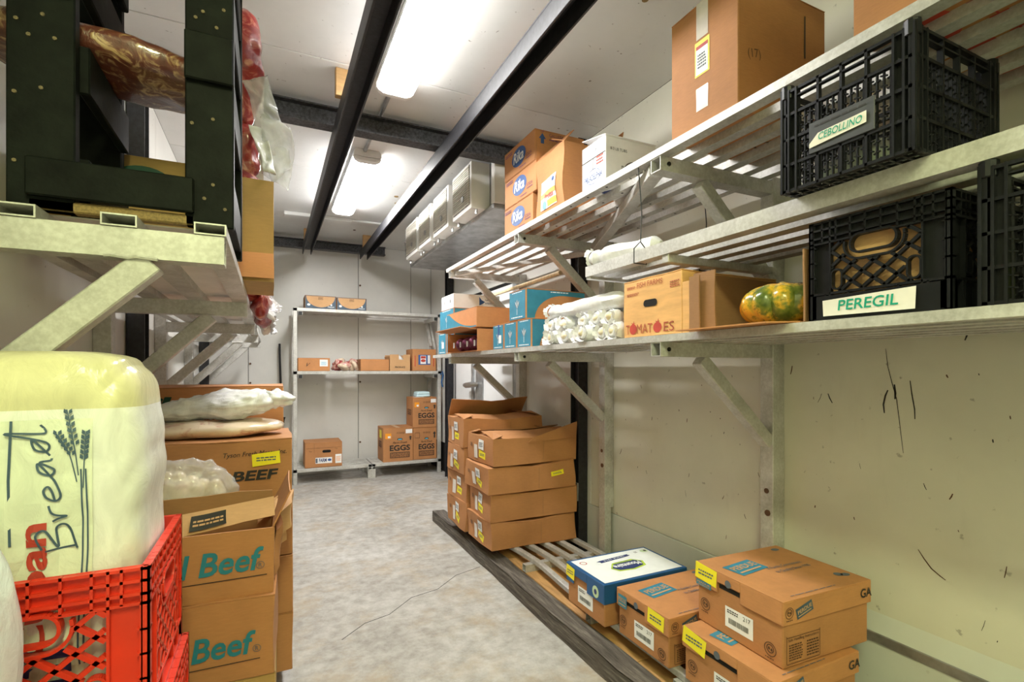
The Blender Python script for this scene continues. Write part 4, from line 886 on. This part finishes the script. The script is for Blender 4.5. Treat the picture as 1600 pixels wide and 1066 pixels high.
arc_box('small dark blue carton with pale arc at the upright end of rack top', .345, .672, 1.926, 2.073); arc_box('small dark blue carton with pale arc beside its twin on rack top', .678, 1.005, 1.926, 2.068)
ZB = 1.236
R, f = carton('plain orange brown carton with pen mark and white label on middle tier', .275, .605, 5.985, 6.32, ZB, ZB+.145, 'card_warm', tape=False); f['-y'].text('v', -.06, .07, h=.04, mat='ink', shear=.6, bold=-.01); o = f['-y'].rect(.10, .09, .085, .075, 'label_white', name='white_label'); f['-y'].lines(.10, .085, .06, .04, 3, 'egg_foam', parent=o)
Mt = thing('meat_pile', 'heap of raw pink meat pieces on the middle tier of rack', 'meat', (.76, 6.1, ZB))
for k in range(14): blob('meat_piece', 'chicken' if k % 3 else 'fat', Mt, (-.12+random.random()*.24, -.10+random.random()*.2, .03+.08*random.random()), (.075, .05, .032), .02, 14, k, (random.random(), random.random(), random.random()*3), 3, flat=.001)
R, f = carton('low plain orange brown carton beside the raw meat heap', .94, 1.265, 6.0, 6.32, ZB, ZB+.138, 'card_warm', tape=False)
R, f = open_carton('open carton with notched front and white paper on middle tier', 1.275, 1.515, 6.0, 6.30, ZB, ZB+.135, 'card_pale', flaps=(('-x', .04, 10), ('+x', .06, 5), ('+y', .06, 8)), cuts=0)
for a, b_ in ((-.12, -.015), (.04, .12)): MB().box(a, b_, -.15, -.146, .135, .195).build('front_flap', 'card_pale', R)
f['-y'].text('PRODUCE', 0, .045, w=.12, h=.022, mat='ink', bold=.02); blob('paper', 'film_white', R, (.02, 0, .13), (.05, .08, .07), .03, 9, 3, sub=3)
R, f = carton('taller orange brown carton with blue and red label on middle tier', 1.545, 1.838, 6.0, 6.32, ZB, ZB+.265, 'card_warm', tape=False)
o = f['-y'].rect(0, .135, .15, .12, 'blue_ink', name='brand_label'); f['-y'].rect(-.015, .135, .07, .10, 'label_white', off=.002, name='panel', parent=o); f['-y'].rect(-.015, .165, .06, .03, 'red_ink', off=.003, name='panel', parent=o); f['-y'].disc(-.015, .125, .03, .018, 'red_ink', off=.003, parent=o); f['-y'].rect(.055, .14, .03, .10, 'label_white', off=.002, name='panel', parent=o)
f['-y'].bars([(-.115, .12, .01, .13), (.115, .12, .01, .13)], 'red_ink', name='red_bar')
ZL = .166
R, f = carton('brown carton with hand hole and printed label on bottom tier', .345, .735, 5.985, 6.33, ZL, ZL+.275, 'card', tape=False); F = f['-y']
F.put(rrect(.03, .175, .09, .03, .0149, 5), [tuple(range(24))], 'hand_hole', 'hole', .0015); o = F.rect(.0, .075, .175, .065, 'label_white', name='printed_label'); F.text('FARM', -.01, .078, w=.08, h=.04, mat='navy', bold=.03, parent=o); F.disc(.06, .078, .02, .014, 'blue_ink', off=.002, parent=o); F.rect(-.075, .075, .02, .05, 'grey_ink', off=.002, parent=o, name='panel')
L = F.rect(.155, .085, .065, .10, 'label_white', name='side_label'); F.lines(.155, .085, .05, .06, 5, 'orange', parent=L); F.text('Top', -.14, .18, h=.016, mat='ink'); F.text('Top', .13, .2, h=.016, mat='ink'); F.bars([(0, .215, .37, .002), (-.1, .215, .002, .1)], 'brown_ink', name='flap_line')
f['top'].lines(.1, .08, .08, .03, 3, 'ink')
def egg_case(label, x0, x1, y0, y1, z0, z1, sticker, yellow=False):
    R, f = carton(label, x0, x1, y0, y1, z0, z1, 'card', seam='y', group='brown egg cases on the bottom tier', name='egg_case'); w, h = x1-x0, z1-z0; F = f['-y']
    F.text('EGGS', .02, h*.40, w=w*.68, h=h*.17, mat='ink', bold=.03); F.text('Farm Fresh', .02, h*.56, w=w*.48, h=h*.055, mat='ink', shear=.4, bold=.008); o = F.rect(.02, h*.19, w*.66, h*.17, 'brown_ink', name='printed_block'); F.lines(.02, h*.19, w*.6, h*.13, 4, 'card', off=.002, parent=o)
    F.put(rrect(.02, h*.655, w*.17, h*.055, h*.027, 5), [tuple(range(24))], 'hand_hole', 'hole', .0015); F.rect(.02, h*.65, w*.12, h*.03, 'egg_foam', off=.002, name='egg_tray_glimpse')
    if sticker: 
        o = F.rect(-w*.33, h*.76, w*.2, h*.16, 'orange', name='orange_sticker'); F.rect(-w*.30, h*.73, w*.09, h*.06, 'label_white', off=.002, name='price', parent=o); F.rect(w*.36, h*.88, w*.22, h*.12, 'label_white', name='white_label')
    else: F.bars([(-w*.33, h*.84, w*.2, .003), (-w*.33, h*.68, w*.2, .003), (-w*.43, h*.76, .003, h*.16), (-w*.23, h*.76, .003, h*.16)], 'ink', name='print_frame')
    F.text('15 DOZ', w*.08, h*.84, h=h*.05, mat='ink'); a = w*.41; z_ = h*.62 if sticker else h*.66; s_ = .6 if sticker else 1
    F.poly([(a-.008, z_), (a+.008, z_), (a+.008, z_+.05*s_), (a+.02, z_+.05*s_), (a, z_+.08*s_), (a-.02, z_+.05*s_), (a-.008, z_+.05*s_)], 'ink', name='arrow_up')
    G = f['-x']
    G.text('EGGS', 0, h*.5, w=.16, h=h*.2, mat='brown_ink', bold=.03)
    if yellow: G.rect(.02, h*.8, .12, h*.24, 'yellow', name='yellow_label'); G.rect(.03, h*.8, .003, h*.24, 'lime', off=.002, name='fold')
    return R, f
egg_case('brown egg case with yellow side label on the bottom tier', 1.19, 1.545, 5.975, 6.30, ZL, ZL+.40, True, True); egg_case('brown egg case under the topmost egg case', 1.55, 1.84, 5.99, 6.28, ZL, ZL+.385, False); egg_case('topmost brown egg case carrying a blue egg carton', 1.545, 1.84, 5.985, 6.30, ZL+.386, ZL+.75, True)
o = thing('egg_carton', 'pale blue foam egg carton lying on the topmost egg case', 'egg carton', (1.69, 6.12, ZL+.752)); MB().box(-.085, .085, -.09, .09, 0, .03).build('tray', 'foam', o, bevel=.01); MB().prism([(-.085, .03), (-.07, .065), (.07, .065), (.085, .03)], (0, -.09, 0), (1, 0, 0), (0, 0, 1), (0, 1, 0), .18).build('lid', 'foam', o, bevel=.008); MB().box(-.12, .0, -.10, -.03, 0, .004).build('paper_slip', 'label_white', o)
# ------------------------------------------------------------------ left: red crates and bread bags
CR = 'red plastic milk crate'
CX, CY, CZ = -.345, 1.155, .668
milk_crate('red plastic milk crate holding the bread bag, on top of its stack', CX, CY, CZ, .34, .33, .265, 'red_plastic', lowband=.04)
for k, z in enumerate((.401, .134)):
    milk_crate('red plastic milk crate directly below the bread crate' if k == 0 else 'red plastic milk crate on the floor rack under two others', CX+.012, CY+.008, z, .34, .33, .265, 'red_plastic', lowband=.04)
for k, z in enumerate((.399, .132)): milk_crate(('upper' if k == 0 else 'lower')+' red milk crate under the pale bag beside the bread stack', -.43, .78, z, .33, .33, .265, 'red_plastic', lowband=.04)
EX = .42
def bag_pillow(name, label, cat, base, a, b_, c, mats, n=3.2, seed=1, lean=0, amp=.012):
    """upright stuffed bag: superellipsoid half sizes a, b, c standing on base; returns root and front surface function"""
    R = thing(name, label, cat, base); so = Vector((seed*3.3, seed, 0)); sg = lambda v, e: math.copysign(abs(v)**e, v)
    def disp(x, z): return noise.noise(Vector((x*9, 0, z*6))+so)*amp+(abs(noise.noise(Vector((x*26, 1, z*14))+so))-.2)*amp*.8
    def mesh(z0, z1, rows, k=1.0):
        vs = []; fs = []; N = 72
        for j in range(rows+1):
            z = z0+(z1-z0)*j/rows; s_ = max(0, 1-abs((z-c)/c)**n)**(1/n)
            for i in range(N):
                t_ = 2*math.pi*i/N; x = a*k*s_*sg(math.cos(t_), EX); y = b_*k*s_*sg(math.sin(t_), EX); dd = disp(x, z)*(1 if s_ > .2 else s_*5)
                vs.append((x+lean*z+dd*.7*math.cos(t_), y+dd*math.sin(t_), z))
        for j in range(rows):
            for i in range(N): fs.append((j*N+i, j*N+(i+1) % N, (j+1)*N+(i+1) % N, (j+1)*N+i))
        fs += [tuple(range(N))[::-1], tuple(range(rows*N, rows*N+N))]
        return MB().add(vs, fs)
    for nm, m_, z0, z1, rows in mats: mesh(z0, z1, rows).build(nm, m_, R, smooth=True)
    def front(x, z, off):
        s_ = max(1e-4, 1-abs((z-c)/c)**n)**(1/n); q = min(.999, abs(x-lean*z)/(a*s_)); ct = q**(1/EX); st = math.sqrt(max(0, 1-ct*ct)); y = -b_*s_*st**EX
        return Vector((x, y+disp(x-lean*z, z)*(-st)-off, z))
    return R, front
def on_surf(R, front, vs, fs, name, mat, off, parent=None):
    me = bpy.data.meshes.new(name); me.from_pydata([front(x, z, off) for x, z in vs], [], fs); me.update(); me.materials.append(M[mat]); o = bpy.data.objects.new(name, me); C.objects.link(o); o.parent = parent or R; return o
c_ = .30
R, fr = bag_pillow('bread_bag', 'tall clear plastic bag of bread with handwritten print in the red crate', 'bag', (-.343, 1.155, .682), .150, .132, c_,
                   (('bag', 'bread_film', .004, .505, 44), ('bag_top', 'bread_top', .505, .599, 22)), 5.0, 3, amp=.016)
def surf_grid(x0, x1, z0, z1, n=10, skew=0):
    vs = [(x0+(x1-x0)*i/n+skew*j/n, z0+(z1-z0)*j/n) for j in range(n+1) for i in range(n+1)]; return vs, [(j*(n+1)+i, j*(n+1)+i+1, (j+1)*(n+1)+i+1, (j+1)*(n+1)+i) for j in range(n) for i in range(n)]
lab = on_surf(R, fr, *surf_grid(-.12, .085, .06, .49), 'printed_panel', 'bread_panel', .003)
def surf_text(body, x, z, w, h, mat, rot, off=.006, bold=0, shear=0):
    vs, fs, tw, th = text2d(body, bold, shear); kx, ky = w/tw, h/th; c, s_ = math.cos(math.radians(rot)), math.sin(math.radians(rot)); on_surf(R, fr, [(x+a*kx*c-b_*ky*s_, z+a*kx*s_+b_*ky*c) for a, b_ in vs], fs, 'lettering', mat, off, lab)
def surf_line(pts, w, mat='slate', off=.006):
    q = []; fs = []
    for i, p in enumerate(pts):
        d = Vector(pts[min(i+1, len(pts)-1)])-Vector(pts[max(i-1, 0)]); d.normalize(); q += [(p[0]-d.y*w/2, p[1]+d.x*w/2), (p[0]+d.y*w/2, p[1]-d.x*w/2)]
    for i in range(len(pts)-1): fs.append((2*i, 2*i+1, 2*i+3, 2*i+2))
    on_surf(R, fr, q, fs, 'drawn_line', mat, off, lab)
def spl(P, n=10):
    out = []
    for i in range(len(P)-1):
        p0, p1, p2, p3 = [Vector(P[max(0, min(len(P)-1, i+k))]) for k in (-1, 0, 1, 2)]
        for j in range(n): t_ = j/n; v = .5*((2*p1)+(p2-p0)*t_+(2*p0-5*p1+4*p2-p3)*t_*t_+(3*p1-p0-3*p2+p3)*t_**3); out.append((v.x, v.y))
    return out+[P[-1]]
# handwriting, reads upwards: coordinates (along, across) turned by 90 degrees
def hw(P, ox, oz, k, w): surf_line(spl([(ox-b_*k*.8-a*k*.2, oz+a*k) for a, b_ in P]), w)
K = .050; OX, OZ = .066, .285
hw([(0, 1.0), (.1, 0)], OX, OZ, K, .003); hw([(0, 1.0), (.5, 1.1), (.65, .8), (.1, .55), (.7, .45), (.75, .1), (.0, -.02)], OX, OZ, K, .003)
hw([(.92, .5), (1.0, .3), (1.06, .04), (1.1, .3), (1.2, .46), (1.42, .5)], OX, OZ, K, .003); hw([(1.55, .26), (1.85, .27), (2.02, .36), (1.9, .5), (1.68, .46), (1.56, .24), (1.72, .05), (2.1, .1), (2.4, .25), (2.75, .48), (2.5, .5), (2.36, .22), (2.55, .05), (2.78, .42), (2.85, .06), (3.1, .15), (3.5, .46), (3.2, .45), (3.12, .14), (3.4, .08), (3.72, 1.15), (3.68, .08), (3.95, .12)], OX, OZ, K, .003)
for dx in (0, .006): surf_line(spl([(.070+dx, .10), (.073+dx, .25), (.073+dx, .34), (.071+dx, .41)]), .0022)
for bx, bz, tx, tz in ((.068, .43, .052, .505), (.066, .42, .040, .47), (.074, .41, .078, .47)):
    surf_line(spl([(bx, bz-.03), (bx*.6+tx*.4, bz*.6+tz*.4), (tx, tz)]), .0016)
    for k in range(6):
        t_ = .25+k*.13; x = bx+(tx-bx)*t_; z = bz+(tz-bz)*t_
        for s_ in (-1, 1): on_surf(R, fr, [(x+s_*.001, z), (x+s_*.0055, z+.003), (x+s_*.005, z+.009), (x+s_*.001, z+.006)], [(0, 1, 2, 3)], 'wheat_grain', 'slate', .006, lab)
surf_text('Cuban', .012, .225, .21, .036, 'red_ink', 90, bold=.03); surf_text('lll', .03, .10, .07, .06, 'navy', 90, bold=.02); surf_line([(-.012, .30), (-.013, .40), (-.010, .49)], .003)
blob('bread_loaf', 'root', R, (.0, .0, .16), (.11, .09, .13), .03, 6, 2, sub=3)
R2_, fr2 = bag_pillow('bread_bag', 'pale frosted plastic bag standing beside the bread bag stack', 'bag', (-.445, .79, .664), .160, .12, .24, (('bag', 'bag_pale', .004, .478, 40),), 2.1, 8, amp=.01)
# ------------------------------------------------------------------ left floor: beef cartons
ZA = .13
def beef(label, x0, x1, y0, y1, z0, z1, seed, rz=0, text=None, fill='card', mat='card', opened=None, group='beef cartons on the left floor rack'):
    wpf = crush(.007, 4, seed)
    if opened: R, f = open_carton(label, x0, x1, y0, y1, z0, z1, mat, rz, group, 'beef_carton', wpf, flaps=opened, cuts=4)
    else: R, f = carton(label, x0, x1, y0, y1, z0, z1, mat, rz, group, 'beef_carton', wpf, cuts=5, tape=False)
    return R, f
R, f = beef('brown beef carton lowest in the stack behind the red crates', -.57, .02, 1.64, 2.02, ZA, .366, 21, -1.5, mat='card_olive')
R, f = beef('brown beef carton with teal word, middle of the near left stack', -.575, .02, 1.635, 2.02, .367, .60, 22, -2); F = f['-y']
def beefprint(F, body, w, cx, zc): F.text(body, cx, zc, w=w, h=.068, mat='teal_ink', bold=.02, shear=.18, off=.004); F.bars([(cx-.02, zc-.05, w+.06, .0025)], 'ink', off=.004, name='rule')
beefprint(F, 'Beef', .165, .17, .105); F.text('R', .255, .085, h=.012, mat='grey_ink', off=.004); F.ring(.255, .085, .011, .0015, 'grey_ink', off=.004)
R, f = beef('brown beef carton with longer teal words, upper in the near left stack', -.58, .015, 1.64, 2.02, .601, .79, 23, -1, opened=(('+x', .11, 25), ('-x', .08, -60))); F = f['-y']
MB().box(-.285, .285, .055, .060, .005, .245).build('inner_flap', 'card_inner', R, cuts=5, warp=crush(.010, 6, 17))
beefprint(F, 'Natural Beef', .45, .045, .105); F.text('R', .262, .085, h=.012, mat='grey_ink', off=.004); F.ring(.262, .085, .011, .0015, 'grey_ink', off=.004)
for k in range(3): f['+x'].yellow_label(-.02+k*.0, .06, .09, .03, 70, k) if k == 0 else None
# ripped flap panel leaning in the open carton, with a label
o = MB().obox((-.30, -.09, .11), (.60, -.02, .095), (-.005, .03, .058), (.0, .004, -.002)).build('torn_flap', 'card_pale', R, cuts=6, warp=crush(.014, 7, 3)); Fx = Fr(R, (-.30, -.09, .11), (.985, -.033, .156), (-.08, .45, .88), (0, -.89, .45), crush(.014, 7, 3)); q = Fx.rect(.43, .030, .10, .045, 'ink', name='black_label', off=.006); Fx.lines(.43, .028, .085, .022, 2, 'card_pale', off=.0075, parent=q)
MB().obox((.24, .02, .14), (.085, 0, .06), (.0, .08, .03), (.002, .0, .005)).build('torn_flap', 'card_pale', R, cuts=4, warp=crush(.012, 9, 5))
for k, (y, z, sx, sz) in enumerate(((-.12, .02, .02, .14), (.0, .05, .035, .12), (.05, .02, .015, .15), (-.05, .11, .05, .08))): MB().obox((.293, y, z), (sx, .03, .02), (.0, .11, .02), (.004, 0, sz)).build('torn_flap', 'card_pale' if k % 2 else 'card', R, cuts=5, warp=crush(.014, 11, k+20))
for k in range(4): beef('brown beef carton, %s of the stack behind the teal worded cartons' % ORD[k], -.52+.006*k, .075, 2.06, 2.43, ZA+k*.2165, ZA+k*.2165+.2155, 31+k, 0, mat='card')
R, f = bpy.data.objects['beef_carton.006'], None
F = Fr(R, (0, -.185, 0), (1, 0, 0), (0, 0, 1), (0, -1, 0), crush(.007, 4, 34))
F.text('BEEF', .165, .088, w=.155, h=.036, mat='ink', bold=.03, shear=.15, off=.004); F.text('Tyson Fresh Meats, Inc.', .165, .165, w=.21, h=.022, mat='ink', shear=.25, off=.004); F.yellow_label(.20, .145, .095, .045, 4, 5).location = (0, -.006, 0)
F.text('ibp', -.17, .12, w=.12, h=.07, mat='green_ink', bold=.04, shear=.2, off=.004)
for k in range(4): beef('brown meat carton, %s of the stack farthest from the red crates' % ORD[k], -.47, .055, 2.50, 2.87, ZA+k*.262, ZA+k*.262+.261, 41+k, 0, mat='card_warm')
R = bpy.data.objects['beef_carton.010']
F = Fr(R, (0, -.185, 0), (1, 0, 0), (0, 0, 1), (0, -1, 0), crush(.007, 4, 44))
F.text('ibp', -.15, .185, w=.17, h=.075, mat='green_ink', bold=.05, shear=.2, off=.004); F.text('Trusted Excellence', -.10, .125, w=.27, h=.022, mat='ink', bold=.02, shear=.1, off=.004); F.text('Tyson Fresh Meats, Inc.', .13, .235, w=.22, h=.02, mat='ink', shear=.25, off=.004)
# meat slab and bags on the beef cartons
ZBf = ZA+4*.2165
T = thing('meat_slab', 'long pale slab of raw fatty meat on the beef carton stack', 'meat', (-.22, 2.24, ZBf)); blob('slab', 'fat', T, (0, 0, .03), (.27, .12, .032), .012, 9, 3, flat=.002, sq=.8); blob('bone_end', 'meat', T, (-.25, -.06, .035), (.04, .04, .032), .01, 12, 5, sub=3, flat=.002)
T = thing('meat_bag', 'white plastic bag of meat lying on the fatty slab', 'bag', (-.2, 2.25, ZBf+.055)); blob('bag', 'film_white', T, (-.02, 0, .055), (.245, .12, .070), .014, 8, 6, (0, -.10, 0), 5, wr=.009, flat=.0, wf=34, tp=(.35, 1.15)); blob('knot', 'film_white', T, (.225, -.01, .085), (.07, .05, .030), .012, 14, 8, (0, .1, 0), 4, wr=.010, wf=40)
T = thing('bone_bag', 'clear knotted plastic bag of pale bones in the open beef carton', 'bag', (-.25, 1.955, .612)); blob('bag', 'film_clear', T, (0, 0, .175), (.165, .048, .178), .012, 9, 12, sub=5, wr=.010, flat=.0, wf=30)
for k in range(6): blob('bones', 'fat', T, (-.085+k*.034, .01*math.sin(k*2), .17+.02*math.sin(k)), (.04, .028, .12), .008, 12, k+3, sub=3, flat=.004)
MB().rod([(-.09, -.03, .33), (-.115, -.04, .38), (-.10, -.04, .41), (-.125, -.045, .44)], .022, 9, taper=[1.5, .75, 1.1, .6]).build('knot', 'film_white', T, smooth=True)
# ------------------------------------------------------------------ left shelf goods
ZS2 = 1.568
BF = thing('wooden_stand', 'black painted wooden slatted stand on the near end of left rack', 'wooden stand', (-.266, 1.5, ZS2))
def fp(x0, x1, y0, y1, z0, z1, name, mat='black_paint', bevel=.003, parent=BF): return MB().box(x0+.266, x1+.266, y0-1.5, y1-1.5, z0-ZS2, z1-ZS2).build(name, mat, parent, bevel=bevel)
for x0, x1 in ((-.462, -.356), (-.168, -.074)):
    o = fp(x0, x1, 1.305, 1.335, ZS2, 2.42, 'post'); fp(x0, x1, 1.66, 1.69, ZS2, 2.42, 'post')
    for z in (1.62, 1.66, 1.80, 1.91, 1.945, 2.05, 2.02, 2.12):
        for dx in (.025, .065): MB().rod([(x0+dx+.012*math.sin(z*90)+.266, 1.303-1.5, z-ZS2+.01*math.sin(z*50+dx*80)), (x0+dx+.012*math.sin(z*90)+.266, 1.305-1.5, z-ZS2+.01*math.sin(z*50+dx*80))], .0038, 7).build('nail_hole', 'nail', o)
    for z in (1.59, 1.825, 2.03, 2.2, 2.33):
        xs = x0 if x0 < -.3 else x1-.02; xs = x1-.004 if x0 < -.3 else x1-.022
        fp(xs, xs+.02, 1.336, 1.66, z, z+.10, 'side_slat')
fp(-.43, -.150, 1.29, 1.3045, 1.592, 1.668, 'front_board'); fp(-.43, -.150, 1.305, 1.335, ZS2, 1.59, 'bottom_board', 'wood_hole')
fp(-.60, -.36, 1.285, 1.304, 2.0, 2.10, 'front_board'); fp(-.168, -.074, 1.29, 1.3045, 1.885, 1.99, 'front_board'); fp(-.168, -.074, 1.29, 1.3045, 2.10, 2.2, 'front_board')
for z in (2.42,): fp(-.462, -.074, 1.30, 1.69, z, z+.02, 'top_board')
# carton and slab inside the stand
R, f = open_carton('yellowish carton with green leaf print inside the black stand', -.335, -.19, 1.37, 1.64, ZS2, ZS2+.175, 'card_olive', cuts=0) if 0 else open_carton('yellowish carton with green leaf print behind the black stand', -.575, -.10, 1.70, 2.0, ZS2, ZS2+.27, 'card_olive', cuts=0)
F = f['-y']; o = F.disc(.02, .195, .075, .05, 'lime' if 0 else 'green_ink', name='leaf_print'); F.ring(.12, .20, .007, .0012, 'ink')
sheet('plastic_liner', 'film_white', R, (-.20, -.13, .262), (.40, .0, 0), (0, .16, .05), 16, 10, .035, 7, 4)
T = thing('meat_slab', 'dark marbled slab of beef held in the black stand', 'meat', (-.337, 1.50, 1.926)); blob('slab', 'meat_brown', T, (0, 0, .045), (.25, .12, .042), .012, 9, 9, (0, .05, 0), 5, sq=.7, flat=.0)
# overhanging open meat carton further along
R, f = open_carton('open brown carton of meat overhanging the left rack front', -.45, .012, 2.03, 2.40, ZS2, ZS2+.365, 'card_olive', cuts=3, warp=crush(.004, 6, 3))
MB().obox((-.22, -.186, .102), (.452, 0, 0), (0, -.016, -.092), (0, -.004, 0)).build('flap', 'card_warm', R, cuts=5, warp=crush(.004, 14, 9))  # warmer flap against olive body: difference in lighting put into the card colours
T = thing('meat_cut', 'tall red cut of meat standing in the overhanging carton', 'meat', (-.088, 2.125, ZS2+.01)); blob('lower_part', 'meat', T, (0, 0, .22), (.068, .065, .22), .02, 10, 4); blob('middle_part', 'meat', T, (-.01, .0, .46), (.06, .055, .13), .025, 12, 6); blob('upper_part', 'meat', T, (.0, .02, .80), (.062, .06, .22), .02, 9, 8)
T = thing('meat_wrap', 'torn clear plastic wrap trailing from the standing red meat', 'plastic wrap', (.0, 2.06, ZS2+.41)); sheet('wrap', 'film_clear', T, (-.07, 0, .30), (.08, -.02, .05), (.05, .02, -.32), 10, 26, .06, 8, 2); sheet('wrap', 'film_clear', T, (-.03, .0, .24), (.10, .0, -.07), (.0, .05, -.22), 10, 16, .05, 9, 6); sheet('wrap', 'film_white', T, (-.08, -.02, .16), (.05, 0, .0), (.06, .0, -.18), 8, 16, .04, 10, 9)
for k, (y, lab) in enumerate(((2.75, 'red meat cut in clear wrap nearest the overhanging carton'), (3.3, 'red meat cut in clear wrap in the middle of left rack'), (4.0, 'red meat cut in torn white wrap near the far end'))):
    T = thing('wrapped_meat', lab, 'meat', (-.11, y, ZS2), 0, 'wrapped meat cuts along the left rack'); blob('meat', 'meat', T, (.0, 0, .07), (.085, .26, .075), .03, 9, k+2, sub=4, flat=.002); blob('meat_end', 'meat' if k < 2 else 'fat', T, (.075, -.05, .0), (.035, .13, .065), .03, 12, k+7, sub=3)
    sheet('wrap', 'film_white' if k else 'film_clear', T, (.05, -.22, .12), (.0, .40, 0), (.085, .0, -.15), 22, 10, .05, 11, k+3)
